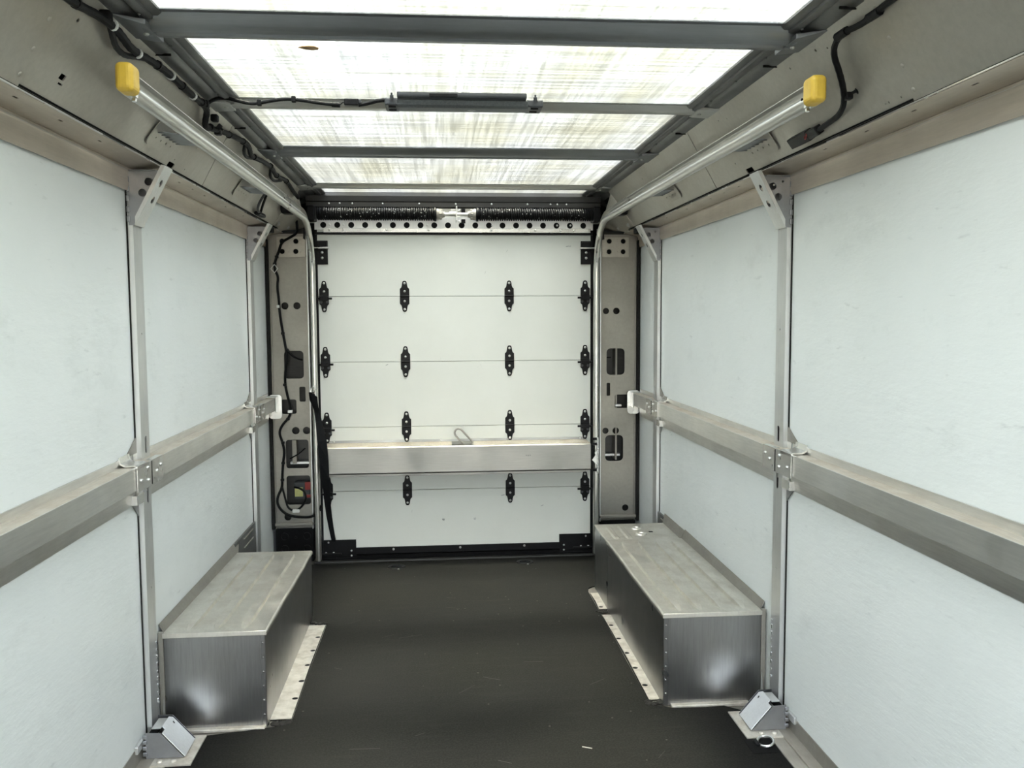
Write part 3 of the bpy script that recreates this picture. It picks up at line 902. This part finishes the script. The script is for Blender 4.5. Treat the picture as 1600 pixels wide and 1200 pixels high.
# pull ring: a tilted stadium of wire
ra, rb = Vector((.004, 5.090, .772)), Vector((.062, 5.080, .708))
ax = (rb - ra).normalized()
sd_ = ax.cross(Vector((0, -1, .25)).normalized()).normalized()
ring = []
for k in range(9):
    a = PI * k / 8
    ring.append(rb + ax * .022 * math.sin(a) + sd_ * .024 * math.cos(a))
for k in range(9):
    a = PI * k / 8
    ring.append(ra - ax * .024 * math.sin(a) - sd_ * .024 * math.cos(a))
MB().tube(ring, .0055, 8, True).build('pull_ring', 'tan_dark', beam, origin=dl, smooth=True)['label'] = 'bent wire pull ring'
for k in range(3):
    MB().box(.392 + .011 * k, .399 + .011 * k, 5.0195, 5.0202, .640 - .002 * (k % 2), .646).build('stamp_mark', 'dark_steel', beam, origin=dl)
for x in (-.73, -.10, .30, .74):
    MB().dome((x, YD - .008, .715), (0, -1, 0), .006, .005, 8).build('bolt', 'bolt', beam, origin=dl, smooth=True)
    MB().dome((x, YD - .009, .525), (0, -1, 0), .005, .005, 8).build('bolt', 'bolt', beam, origin=dl, smooth=True)
# faint pencil-like scuffs and the small smudged mark near the upper corner
for (x, z, dx, dz) in ((.655, 1.862, .018, .002), (.675, 1.863, .010, .001), (.30, 1.83, .006, .012), (-.28, .28, .004, .014), (.50, .30, .016, .006), (.17, 1.70, .006, .016), (-.42, 1.165, .014, .005), (.26, .37, .02, .004)):
    MB().prism([(x, YD - .0006, z), (x + dx, YD - .0006, z + dz), (x + dx, YD - .0006, z + dz + .004), (x, YD - .0006, z + .003)], (0, .0006, 0)).build('scuff_mark', 'scuff', door)

# sill
sl = MB()
sl.box(-.85, .85, 5.135, 5.175, 0, .010)
sl_o = sl.build('trim_%d' % tn, 'header', bevel=.003); tn += 1
tag(sl_o, 'dark metal sill strip at the foot of the roll-up door', 'sill', kind='structure')

# header above the door
hd = structure('trim_%d' % tn, 'dark header and drilled strip above the roll-up door', 'trim', (0, 5.2, 2.05)); tn += 1
MB().extr_x(ribbon([(5.17, 2.172), (5.165, 2.150), (5.172, 2.120), (5.180, 2.116), (5.182, 2.090), (5.20, 2.084), (5.25, 2.084)], .004), -.86, .86).build('header_channel', 'header', hd)
MB().box(-.86, .86, 5.21, 5.24, 2.0, 2.19).build('header_back', 'bow_pale', hd)
MB().box(-1.10, 1.10, 5.345, 5.35, 1.93, 2.19).build('closing_plate', 'void', hd)
holes = [circle(-.765 + .0801 * k, 1.985, .0175, 16) for k in range(20)]
MB().plate(rect(-.815, .815, 1.958, 2.035), holes, (0, 5.186, 0), (1, 0, 0), (0, 0, 1), -.003).build('drilled_strip', 'post', hd)
MB().box(-.80, .80, 5.188, 5.1885, 1.961, 2.03).build('strip_back', 'void', hd)
MB().box(-.765, .80, 5.178, 5.186, 1.942, 1.966).build('lower_strip', 'bright', hd, bevel=.0015)
MB().box(-.815, .815, 5.187, 5.20, 1.930, 1.944).build('weather_strip', 'black', hd)
for x in (-.729, -.667, -.595, -.421, -.21, .002, .212, .423, .56, .60, .655):
    MB().dome((x, 5.176, 2.107), (0, -1, 0), .006, .006, 8).build('screw', 'bolt', hd, smooth=True)
for x in (-.728, -.648, -.40, -.158, .21, .47, .62, .70):
    MB().dome((x, 5.178, 1.955), (0, -1, 0), .007, .006, 8).build('bolt', 'bolt', hd, smooth=True)
for x in (-.728, -.648, -.165, .215, .60, .68):
    MB().dome((x, 5.184, 1.986), (0, -1, 0), .006, .004, 8).build('rivet', 'post', hd, smooth=True)

# torsion springs on their shaft
def spring(x0, x1, label, turns):
    t = thing('torsion_spring', label, 'spring', ((x0 + x1) / 2, 5.115, 2.04))
    pts = []
    n = turns * 12
    for k in range(n + 1):
        a = 2 * PI * k / 12
        pts.append((x0 + (x1 - x0) * k / n, 5.115 + .0325 * math.cos(a), 2.04 + .0325 * math.sin(a)))
    MB().tube(pts, .0052, 5).build('coil', 'black_metal', t, smooth=True)
    MB().cyl((x0, 5.115, 2.04), (x1, 5.115, 2.04), .0285, 14).build('coil_core', 'void', t)
    sgn = 1 if x1 < .05 else -1
    xe = x1 if sgn > 0 else x0
    MB().lathe((xe - sgn * .012, 5.115, 2.04), (sgn, 0, 0), [(.041, 0), (.041, .010), (.036, .014)], 18).build('end_collar', 'black', t, smooth=True)
    g = []
    for r_, h_ in ((.034, .002), (.034, .012), (.026, .030), (.018, .042), (.018, .048)):
        g.append((r_, h_))
    MB().lathe((xe, 5.115, 2.04), (sgn, 0, 0), g, 12).build('winding_cone', 'tan_dark', t, smooth=True)
    for a in range(6):
        an = a * PI / 3
        MB().cyl((xe + sgn * .018, 5.115 + .027 * math.cos(an), 2.04 + .027 * math.sin(an)), (xe + sgn * .032, 5.115 + .027 * math.cos(an), 2.04 + .027 * math.sin(an)), .006, 8).build('cone_lug', 'tan_dark', t)
    # greasy bright flecks along the coil
    mb = MB()
    for k in range(40):
        x = random.uniform(x0 + .05, x1 - .03) if sgn > 0 else random.uniform(x0 + .03, x1 - .05)
        a = random.uniform(PI * .75, PI * 1.25)
        mb.dome((x, 5.115 + .0375 * math.cos(a), 2.04 + .0375 * math.sin(a)), (0, math.cos(a), math.sin(a)), random.uniform(.0012, .0028), .0012, 5)
    f = mb.build('grease_flecks', 'bolt', t)
    f['kind'] = 'stuff'
    MB(-sgn).box(.80, .845, 5.08, 5.19, 2.0, 2.085).build('drum', 'black', t, bevel=.006)
    return t

spring(-.79, -.112, 'black torsion spring left of the shaft bracket above the door', 52)
spring(.118, .80, 'black torsion spring right of the shaft bracket above the door', 52)
sh = thing('spring_shaft', 'bright steel shaft and centre bracket between the two black springs', 'shaft', (0, 5.115, 2.04))
MB().cyl((-.070, 5.115, 2.04), (.076, 5.115, 2.04), .010, 12).build('shaft', 'bolt', sh, smooth=True)
MB().cyl((-.035, 5.115, 2.042), (.0, 5.115, 2.042), .016, 12).build('bearing', 'bolt', sh, smooth=True)
MB().box(.000, .008, 5.06, 5.20, 1.998, 2.082).build('bracket_web', 'bright', sh, bevel=.001)
MB().box(-.028, .030, 5.19, 5.20, 1.992, 2.080).build('bracket_foot', 'bright', sh, bevel=.001)
for z in (2.068, 2.008):
    MB().dome((.022, 5.19, z), (0, -1, 0), .008, .007, 6).build('bolt', 'bolt', sh)
    MB().box(.034, .058, 5.175, 5.20, z - .012, z + .012).build('rubber_block', 'black', sh, bevel=.002)

# ================================================================ DOOR TRACKS
def door_track(s):
    w = SIDE[s]
    t = thing('door_track', 'galvanised curved door track along the %s side with a yellow end stop' % w, 'track', (s * .82, 3.6, 1.9))
    path = [(2.127, 1.996), (2.6, 1.997), (3.2, 1.999), (3.8, 2.0), (4.4, 2.0), (4.78, 2.0)]
    R = .30
    cy, cz = 4.80, 1.70
    for k in range(1, 13):
        a = PI / 2 * (1 - k / 12)
        path.append((cy + R * 1.06 * math.cos(a), cz + R * math.sin(a)))
    path += [(cy + R * 1.06, 1.2), (cy + R * 1.06, .6), (cy + R * 1.06, .028)]
    # J profile: (inward offset, normal offset)
    prof = [(.006, .029), (-.010, .029), (-.0125, .026), (-.0125, .010), (-.010, .006), (-.0125, .002), (-.0125, -.012), (-.0115, -.018), (-.009, -.024), (-.004, -.0285), (.001, -.030), (.007, -.0295), (.012, -.027), (.016, -.023), (.018, -.018), (.018, -.012), (.016, -.008), (.013, -.005), (.010, -.004)]
    out = ribbon(prof, -.0022)
    rings = []
    for i in range(len(path)):
        a, b = path[max(i - 1, 0)], path[min(i + 1, len(path) - 1)]
        ty, tz = b[0] - a[0], b[1] - a[1]
        l = math.hypot(ty, tz)
        ty, tz = ty / l, tz / l
        ny_, nz_ = -tz, ty
        rings.append([(.824 - p[0], path[i][0] + ny_ * p[1], path[i][1] + nz_ * p[1]) for p in out])
    MB(s).ring_sweep(rings).build('rail', 'track', t, smooth=True, ang=62)
    # yellow end stop
    st = MB(s).box(.788, .828, 2.070, 2.130, 1.960, 2.026).build('end_stop', 'yellow', t, bevel=.013, seg=4)
    st['label'] = 'scuffed yellow plastic end stop'
    MB(s).lathe((.808, 2.142, 1.966), (0, -.2, -1), [(.008, -.002), (.008, .005), (.0055, .006), (.0055, .014), (0, .015)], 6).build('stop_bolt', 'bolt', t)
    MB(s).lathe((.8055, 2.165, 1.985), (-1, 0, -.3), [(.007, 0), (.006, .0015), (0, .0016)], 10).build('rail_hole', 'void', t)
    for yb in (2.76, 2.88, 3.85, 3.97, 4.62, 4.70):
        MB(s).dome((.809, yb, 1.982), (-1, 0, .2), .006, .004, 9).build('rivet', 'bolt', t, smooth=True)
    # toothed welded brackets tying the track to the roof panel
    for yb, ln in ((2.85, .24), (3.96, .24)):
        br = thing_part('track_bracket', t)
        O = ORG[t.name]
        nrm = Vector((-.205, 0, -.155)).normalized()
        o1 = Vector((.960, yb - ln / 2, 2.0)) + nrm * .003
        MB(s).plate(rrect(0, ln, -.030, .055, .02, 3), [circle(ln * k / 5, .0, .0035, 7) for k in (1, 2, 3, 4)], o1, (0, 1, 0), PU, -.0025).build('weld_plate', 'tan', br, origin=O)
        zig = [(0.02, .0)]
        k = 0
        x = .02
        while x < ln - .02:
            zig.append((x, -.002 - .020 * (k % 2)))
            x += .018
            k += 1
        zig += [(ln - .02, .0), (ln - .05, .088), (.05, .088)]
        o2 = Vector((.930, yb - ln / 2, 2.010)) + nrm * .006
        v2 = (Vector((.838, 0, 2.002)) - Vector((.948, 0, 2.012))).normalized()
        MB(s).plate(zig, [], o2, (0, 1, 0), v2, .0025).build('arm_plate', 'bow', br, origin=O)
        MB(s).box(.836, .842, yb - .05, yb + .05, 1.985, 2.022).build('backing_tab', 'track', br, origin=O)
    return t

for s in (-1, 1):
    door_track(s)

# latch striker plate at the right track
sk = thing('latch_striker', 'small toothed latch striker plate at the end of the door beam', 'latch', (.825, 5.08, .62))
MB().box(.819, .829, 5.055, 5.075, .52, .735).build('strike_plate', 'post', sk, bevel=.002)
MB().plate([(.790, .60), (.822, .57), (.822, .66), (.806, .645), (.812, .63)], [], (0, 5.066, 0), (1, 0, 0), (0, 0, 1), .004).build('catch', 'bright', sk)
for k in range(8):
    MB().dome((.825, 5.056, .53 + k * .0275), (0, -1, 0), .0055, .006, 8).build('bolt', 'bolt', sk, smooth=True)
for z in (.73, .70, .545):
    MB().box(.79, .82, 5.06, 5.064, z - .012, z + .004).build('finger', 'black', sk, bevel=.001)

# pull strap
rows = [(1.024, -.850, -.818, 5.050), (.978, -.846, -.813, 5.045), (.924, -.822, -.790, 5.040), (.853, -.810, -.775, 5.020), (.748, -.799, -.749, 4.995), (.638, -.790, -.740, 4.995), (.526, -.783, -.737, 5.005),
        (.402, -.779, -.743, 5.06), (.299, -.772, -.742, 5.10), (.215, -.763, -.737, 5.13), (.124, -.754, -.728, 5.168)]
st = thing('pull_strap', 'black webbing pull strap hanging beside the left end of the beam', 'strap', (-.78, 5.05, .12))
rings = []
for i, (z, xa, xb, y) in enumerate(rows):
    tw = .010 * math.sin(i * 1.3)
    rings.append([(xa, y + tw, z), (xb, y - tw, z), (xb, y - tw + .004, z), (xa, y + tw + .004, z)])
MB().ring_sweep(rings).build('webbing', 'webbing', st)
MB().add([(-.842, 5.034, 1.03), (-.798, 5.022, 1.00), (-.792, 5.02, .93), (-.818, 5.03, .94)], [(0, 1, 2, 3)]).build('strap_tail', 'webbing', st)
MB().tube([(-.838, 5.07, 1.045), (-.824, 5.045, 1.060), (-.810, 5.04, 1.045), (-.818, 5.045, 1.018), (-.838, 5.05, 1.018)], .004, 6, True).build('hook', 'bolt', st, smooth=True)

# ================================================================ ROOF BOWS
def roof_bow(prof, label, mat, x=.842, foot=True, y=None):
    yc = sum(p[0] for p in prof) / len(prof)
    t = thing('roof_bow', label, 'roof bow', (0, yc, 2.12))
    MB().extr_x(ribbon(prof, .003), -.80, .80).build('bow_beam', mat, t, smooth=True)
    ya, yb = min(p[0] for p in prof), max(p[0] for p in prof)
    zm = min(p[1] for p in prof)
    if foot:
        for s in (-1, 1):
            MB(s).add([(.78, ya, zm - .001), (.78, yb, zm - .001), (.855, yb + .02, 2.146), (.855, ya - .02, 2.146), (.78, ya, zm + .012), (.78, yb, zm + .012), (.855, yb + .02, 2.150), (.855, ya - .02, 2.150)],
                      [(0, 1, 2, 3), (4, 7, 6, 5), (0, 4, 5, 1), (1, 5, 6, 2), (2, 6, 7, 3), (3, 7, 4, 0)]).build('bow_foot', mat, t, bevel=.002)
            MB(s).dome((.80, (ya + yb) / 2, zm - .001), (0, 0, -1), .007, .005, 8).build('rivet', 'bow_pale', t, smooth=True)
    return t

def hat(y0, y1, zb, ridge=True):
    w = y1 - y0
    if ridge:
        return [(y0, 2.167), (y0 + .12 * w, 2.166), (y0 + .2 * w, zb + .012), (y0 + .30 * w, zb + .002), (y0 + .42 * w, zb), (y0 + .48 * w, zb + .014), (y0 + .54 * w, zb + .014), (y0 + .6 * w, zb), (y0 + .76 * w, zb + .002), (y0 + .84 * w, zb + .012), (y0 + .9 * w, 2.166), (y1, 2.167)]
    return [(y0, 2.167), (y0 + .2 * w, 2.166), (y0 + .3 * w, zb + .004), (y0 + .36 * w, zb), (y0 + .70 * w, zb), (y0 + .76 * w, zb + .004), (y0 + .82 * w, 2.166), (y1, 2.167)]

roof_bow(hat(2.150, 2.290, 2.132), 'widest grooved dark grey roof bow nearest the camera', 'bow')
b2 = roof_bow(hat(2.972, 3.075, 2.147, False), 'pale grey roof bow carrying the long lamp', 'bow_pale')
roof_bow(hat(3.790, 3.960, 2.142), 'plain dark roof bow halfway between lamp and rear door', 'bow')
roof_bow(hat(4.800, 4.930, 2.150, False), 'thin pale roof bow closest to the rear door', 'bow_pale')

# ceiling lamp
lp = thing('ceiling_lamp', 'long charcoal strip lamp fixed beside the pale roof bow', 'lamp', (-.02, 2.9, 2.16))
MB().extr_x([(2.845, 2.164), (2.845, 2.150), (2.851, 2.144), (2.872, 2.142), (2.95, 2.142), (2.955, 2.164)], -.232, .182).build('housing', 'lamp', lp, bevel=.006, seg=3)
MB().extr_x([(2.862, 2.143), (2.872, 2.128), (2.885, 2.122), (2.938, 2.122), (2.952, 2.130), (2.956, 2.143)], -.236, .190).build('lens', 'lens', lp, bevel=.005, seg=3)
for s, xa, xb in ((-1, -.272, -.226), (1, .184, .238)):
    e = MB().box(min(xa, xb), max(xa, xb), 2.872, 2.966, 2.126, 2.150).build('end_bracket', 'lamp', lp, bevel=.005)
    xm = (xa + xb) / 2
    MB().box(xm - .012, xm + .012, 2.885, 2.897, 2.1235, 2.1265).build('slot', 'void', e, origin=ORG[lp.name])
    MB().box(xm - .012, xm + .012, 2.93, 2.942, 2.1235, 2.1265).build('slot', 'void', e, origin=ORG[lp.name])
    MB().lathe((xm, 2.862, 2.148), (0, -.3, 1), [(.006, -.008), (.006, .006), (.003, .007), (.003, .014)], 8).build('screw', 'lamp', e, origin=ORG[lp.name])
dm = [(-.006, 2.912), (.007, 2.905), (.020, 2.912), (.007, 2.919)]
MB().tube([(x, y, 2.1215) for x, y in dm], .0008, 4, True).build('diamond_emblem', 'bow_pale', lp)
MB().box(-.10, -.085, 2.846, 2.850, 2.150, 2.154).build('badge', 'bow_pale', lp)
MB().box(-.13, -.04, 2.8435, 2.846, 2.147, 2.158).build('switch_recess', 'black', lp, bevel=.003)

# ================================================================ CABLES
def corrug(path, r, n=8, it=2, amp=.12):
    mb = MB()
    mb.tube(path, r, n, False, it, lambda i: r * (1 + amp * (i % 2)))
    return mb

wh = thing('wiring_harness', 'thick black taped wiring harness along the upper left roof panel', 'cable', (-.85, 3.2, 2.11))
main = [(-.858, 1.0, 2.10), (-.858, 1.55, 2.10), (-.858, 1.909, 2.100), (-.847, 2.034, 2.114), (-.843, 2.137, 2.117), (-.846, 2.20, 2.112), (-.850, 2.26, 2.106), (-.846, 2.362, 2.114), (-.842, 2.45, 2.119), (-.840, 2.538, 2.121), (-.841, 2.65, 2.121),
        (-.841, 2.763, 2.120), (-.838, 2.873, 2.122), (-.842, 2.945, 2.118), (-.862, 2.99, 2.092), (-.872, 3.03, 2.080), (-.865, 3.10, 2.092), (-.855, 3.181, 2.100), (-.848, 3.28, 2.108), (-.842, 3.40, 2.116), (-.836, 3.503, 2.122), (-.842, 3.58, 2.114), (-.853, 3.646, 2.103),
        (-.852, 3.74, 2.106), (-.845, 3.82, 2.112), (-.840, 4.037, 2.120), (-.848, 4.14, 2.110), (-.850, 4.238, 2.108), (-.842, 4.36, 2.118), (-.842, 4.475, 2.116), (-.850, 4.65, 2.105), (-.852, 4.85, 2.095)]
corrug(main, .0095, 8, 2).build('sleeve', 'cable', wh, smooth=True)
corrug([(-.843, 2.10, 2.118), (-.858, 2.165, 2.100), (-.866, 2.21, 2.090), (-.864, 2.26, 2.090), (-.856, 2.30, 2.100), (-.846, 2.36, 2.112)], .007, 7, 2).build('loose_strand', 'cable', wh, smooth=True)
corrug([(-.836, 3.48, 2.122), (-.858, 3.54, 2.098), (-.866, 3.62, 2.088), (-.856, 3.70, 2.100), (-.846, 3.78, 2.110)], .0065, 7, 2).build('loose_strand', 'cable', wh, smooth=True)
corrug([(-.842, 4.02, 2.12), (-.862, 4.10, 2.092), (-.868, 4.22, 2.086), (-.852, 4.32, 2.104)], .0065, 7, 2).build('loose_strand', 'cable', wh, smooth=True)
for k, p in enumerate(((-.855, 1.945, 2.106), (-.843, 2.12, 2.118), (-.848, 2.30, 2.108), (-.842, 2.44, 2.118), (-.840, 2.55, 2.121), (-.841, 2.66, 2.121), (-.841, 2.77, 2.120), (-.838, 2.86, 2.122), (-.866, 3.07, 2.09), (-.850, 3.27, 2.106), (-.84, 3.45, 2.118), (-.85, 3.70, 2.104), (-.84, 4.0, 2.119), (-.849, 4.2, 2.109), (-.842, 4.42, 2.117))):
    MB().cyl((p[0], p[1] - .004, p[2]), (p[0] + .001, p[1] + .004, p[2]), .0128, 10).build('cable_tie', 'white_tie' if k in (1, 2, 4, 6) else 'black', wh)
for p in ((-.846, 2.09, 2.128), (-.838, 2.90, 2.126), (-.848, 3.06, 2.118), (-.86, 3.15, 2.092)):
    MB().box(p[0] - .012, p[0] + .012, p[1] - .014, p[1] + .014, p[2] - .012, p[2] + .012).build('clip', 'black', wh, bevel=.005)
MB().lathe((-.848, 3.10, 2.100), (.8, 0, -.6), [(.012, 0), (.010, .012), (.004, .014), (.004, .022)], 10).build('push_clip', 'black', wh)

lc = thing('lamp_cable', 'thin black cable running along the pale roof bow to the lamp', 'cable', (-.6, 2.93, 2.15))
MB().tube([(-.842, 2.90, 2.120), (-.816, 2.925, 2.149), (-.782, 2.93, 2.155), (-.746, 2.93, 2.146), (-.696, 2.93, 2.135), (-.645, 2.93, 2.146), (-.594, 2.93, 2.154), (-.544, 2.93, 2.151), (-.483, 2.93, 2.142), (-.430, 2.93, 2.137)], .0058, 8, False, 2).build('lead', 'cable', lc, smooth=True)
for x, z in ((-.675, 2.140), (-.566, 2.1525)):
    MB().box(x - .007, x + .007, 2.922, 2.938, z - .010, z + .010).build('clip', 'black', lc, bevel=.003)
MB().cyl((-.445, 2.93, 2.138), (-.418, 2.93, 2.137), .0085, 10).build('sleeve_end', 'cable', lc, smooth=True)
MB().tube([(-.418, 2.93, 2.138), (-.410, 2.926, 2.144), (-.402, 2.928, 2.146)], .0016, 5).build('wire', 'cable', lc)
MB().box(-.405, -.358, 2.918, 2.942, 2.135, 2.156).build('connector', 'black', lc, bevel=.003)
MB().box(-.360, -.350, 2.922, 2.938, 2.142, 2.154).build('connector_latch', 'lamp', lc, bevel=.002)
MB().tube([(-.360, 2.93, 2.138), (-.33, 2.93, 2.143), (-.29, 2.92, 2.152), (-.25, 2.91, 2.150)], .0065, 8, False, 1).build('lead', 'cable', lc, smooth=True)

rc = thing('connector_cable', 'black cable with a loose plug hanging on the right roof panel', 'cable', (.9, 2.2, 2.05))
rp = [(.850, 1.2, 2.112), (.850, 1.6, 2.112), (.850, 1.845, 2.112), (.853, 1.914, 2.106), (.852, 1.971, 2.106), (.848, 2.036, 2.112), (.852, 2.090, 2.106), (.866, 2.129, 2.088), (.890, 2.148, 2.055), (.914, 2.173, 2.023), (.936, 2.209, 1.993),
      (.950, 2.266, 1.975), (.954, 2.337, 1.970), (.957, 2.404, 1.966), (.960, 2.45, 1.965)]
corrug(rp, .0075, 8, 2, .06).build('sleeve', 'cable', rc, smooth=True)
for p in ((.852, 1.90, 2.107), (.848, 2.045, 2.111)):
    MB().tube([(p[0], p[1] - .025, p[2]), (p[0] - .001, p[1] + .025, p[2])], .0105, 8).build('tape_wrap', 'black', rc, smooth=True)
MB().box(.926, .946, 2.18, 2.20, 1.995, 2.014).build('push_clip', 'black', rc, bevel=.004)
MB().lathe((.938, 2.185, 2.008), (.9, -.4, .5), [(.004, 0), (.004, .014), (.010, .016), (.009, .022)], 10).build('clip_head', 'black', rc)
def plug(a, b, w, h, nm, mat, par, bev=.003):
    A, B = Vector(a), Vector(b)
    t_ = (B - A).normalized()
    n_ = Vector((-.205, 0, -.155)).normalized()
    u_ = t_.cross(n_).normalized()
    vs = [tuple(P + u_ * i * w / 2 + n_ * j * h / 2) for P in (A, B) for i in (-1, 1) for j in (-1, 1)]
    return MB().add(vs, [(0, 1, 3, 2), (4, 6, 7, 5), (0, 4, 5, 1), (2, 3, 7, 6), (0, 2, 6, 4), (1, 5, 7, 3)]).build(nm, mat, par, bevel=bev)
plug((.957, 2.405, 1.967), (.961, 2.50, 1.967), .026, .022, 'plug_rear', 'black', rc)
plug((.960, 2.47, 1.967), (.962, 2.605, 1.968), .032, .024, 'plug', 'black', rc)
plug((.956, 2.515, 1.963), (.957, 2.595, 1.963), .022, .010, 'plug_cover', 'lamp', rc, .002)
MB().tube([(.947 + .001 * math.cos(a * PI / 5), 2.475 + .009 * math.cos(a * PI / 5), 1.962 + .009 * math.sin(a * PI / 5)) for a in range(10)], .0014, 5, True).build('red_ring', 'red', rc)

pc = thing('pillar_cable', 'black cable running down the left rear pillar into a loop', 'cable', (-1.0, 5.17, .3))
cl = [(-.907, 5.10, 2.03), (-.905, 5.13, 1.98), (-.909, 5.15, 1.933), (-.957, 5.165, 1.907), (-1.001, 5.17, 1.885), (-1.017, 5.17, 1.834), (-1.032, 5.17, 1.798), (-1.044, 5.17, 1.761), (-1.045, 5.17, 1.724), (-1.024, 5.17, 1.688), (-1.033, 5.17, 1.629), (-1.024, 5.17, 1.548),
      (-1.022, 5.17, 1.474), (-1.007, 5.17, 1.363), (-.991, 5.17, 1.27), (-.985, 5.17, 1.207), (-.998, 5.17, 1.14), (-1.003, 5.17, 1.065), (-.987, 5.17, .982), (-.970, 5.17, .914), (-.982, 5.17, .869), (-1.024, 5.17, .825), (-1.044, 5.17, .78), (-1.026, 5.17, .727),
      (-1.013, 5.17, .67), (-1.026, 5.17, .594), (-1.032, 5.17, .507), (-1.033, 5.17, .454), (-1.06, 5.17, .405), (-1.065, 5.17, .359), (-1.041, 5.17, .316), (-.997, 5.17, .285), (-.93, 5.168, .275), (-.856, 5.14, .281), (-.81, 5.10, .322), (-.798, 5.09, .36)]
MB().tube(cl, .0075, 8, False, 2).build('sleeve', 'cable', pc, smooth=True)
MB().tube([(-1.032, 5.165, .456), (-1.015, 5.16, .387), (-1.001, 5.16, .329), (-.957, 5.16, .315), (-.92, 5.16, .339), (-.893, 5.16, .384), (-.903, 5.16, .43), (-.932, 5.165, .449), (-.965, 5.19, .45)], .006, 8, False, 2).build('loop', 'cable', pc, smooth=True)
MB().tube([(-.985, 5.17, 1.27), (-.963, 5.175, 1.232), (-.937, 5.185, 1.214), (-.908, 5.215, 1.202)], .006, 8, False, 2).build('branch', 'cable', pc, smooth=True)
MB().tube([(-.99, 5.19, .62), (-.94, 5.215, .645), (-.905, 5.235, .675)], .004, 6, False, 1).build('branch', 'cable', pc, smooth=True)
MB().box(-.975, -.935, 5.150, 5.165, .306, .326).build('white_plug', 'white_tie', pc, bevel=.003)
MB().box(-.99, -.96, 5.160, 5.175, .895, .912).build('white_plug', 'post', pc, bevel=.003)
MB().box(-1.037, -1.021, 5.158, 5.166, 1.507, 1.523).build('white_clip', 'white_tie', pc, bevel=.002)
dmd = [(-1.064, 1.731), (-1.043, 1.708), (-1.024, 1.733), (-1.043, 1.756)]
MB().tube([(x, 5.155, z) for x, z in dmd], .003, 5, True).build('diamond_clip', 'white_tie', pc)['label'] = 'white diamond outline tag'
for z_, x_ in ((1.885, -1.0), (1.80, -1.031), (1.76, -1.043), (1.36, -1.007), (1.06, -1.003), (.86, -.99), (.72, -1.022), (.60, -1.024), (.50, -1.031)):
    MB().box(x_ - .010, x_ + .010, 5.160, 5.180, z_ - .008, z_ + .008).build('tape_wrap', 'black', pc, bevel=.004)

ch = thing('corner_cable', 'short forked black cable clipped under the left track end', 'cable', (-.93, 4.3, 2.0))
MB().tube([(-.885, 4.24, 2.055), (-.902, 4.252, 2.040), (-.937, 4.317, 1.993), (-.958, 4.37, 1.964)], .006, 8, False, 2).build('sleeve', 'cable', ch, smooth=True)
MB().tube([(-.900, 4.21, 2.035), (-.935, 4.225, 1.992), (-.957, 4.28, 1.962), (-.963, 4.36, 1.957)], .0065, 8, False, 2).build('branch', 'lamp', ch, smooth=True)
MB().box(-.985, -.955, 4.34, 4.48, 1.945, 1.962).build('clip', 'black', ch, bevel=.005)

# ================================================================ FLOOR FITTINGS
for x, y, lab in ((-.364, 5.005, 'round recessed tie-down nearer the hanging strap'), (.385, 5.03, 'round recessed tie-down nearer the four ribbed wheel box')):
    t = thing('tie_down', lab + ' in the mat', 'tie-down', (x, y, .007), 'round tie-downs by the door')
    MB().lathe((x, y, .007), (0, 0, 1), [(.052, 0), (.050, .003), (.044, .003), (.040, .0008)], 20).build('pan', 'black', t, smooth=True)
    MB().tube([(x - .03, y, .008), (x - .02, y - .004, .013), (x + .02, y - .004, .013), (x + .03, y, .008)], .004, 6, False, 1).build('bar', 'black_metal', t, smooth=True)
    MB().dome((x + .012, y - .05, .007), (0, 0, 1), .006, .004, 8).build('screw', 'bolt', t)
dr = thing('tie_down', 'chrome floor ring in a dark recess beside the right foot bracket', 'tie-down', (.965, 2.76, .007))
MB().box(.91, 1.003, 2.70, 2.80, .0072, .0085).build('recess_plate', 'void', dr)
MB().tube([(.975 + .026 * math.cos(a * PI / 8), 2.765 + .034 * math.sin(a * PI / 8), .016 + .006 * math.cos(a * PI / 8)) for a in range(16)], .0042, 8, True).build('ring', 'bolt', dr, smooth=True)
MB().box(.938, .952, 2.745, 2.785, .008, .016).build('staple', 'black_metal', dr, bevel=.003)
# a stray splinter on the mat
sp = MB().box(-.004, .004, -.0015, .0015, 0, .002)
sp_ = MB().prism([(.355, 2.800, .007), (.386, 2.785, .007), (.387, 2.788, .007), (.356, 2.803, .007)], (0, 0, .002)).build('splinter', 'flange', origin=(.37, 2.79, .007))
tag(sp_, 'tiny pale splinter lying on the black mat', 'splinter')
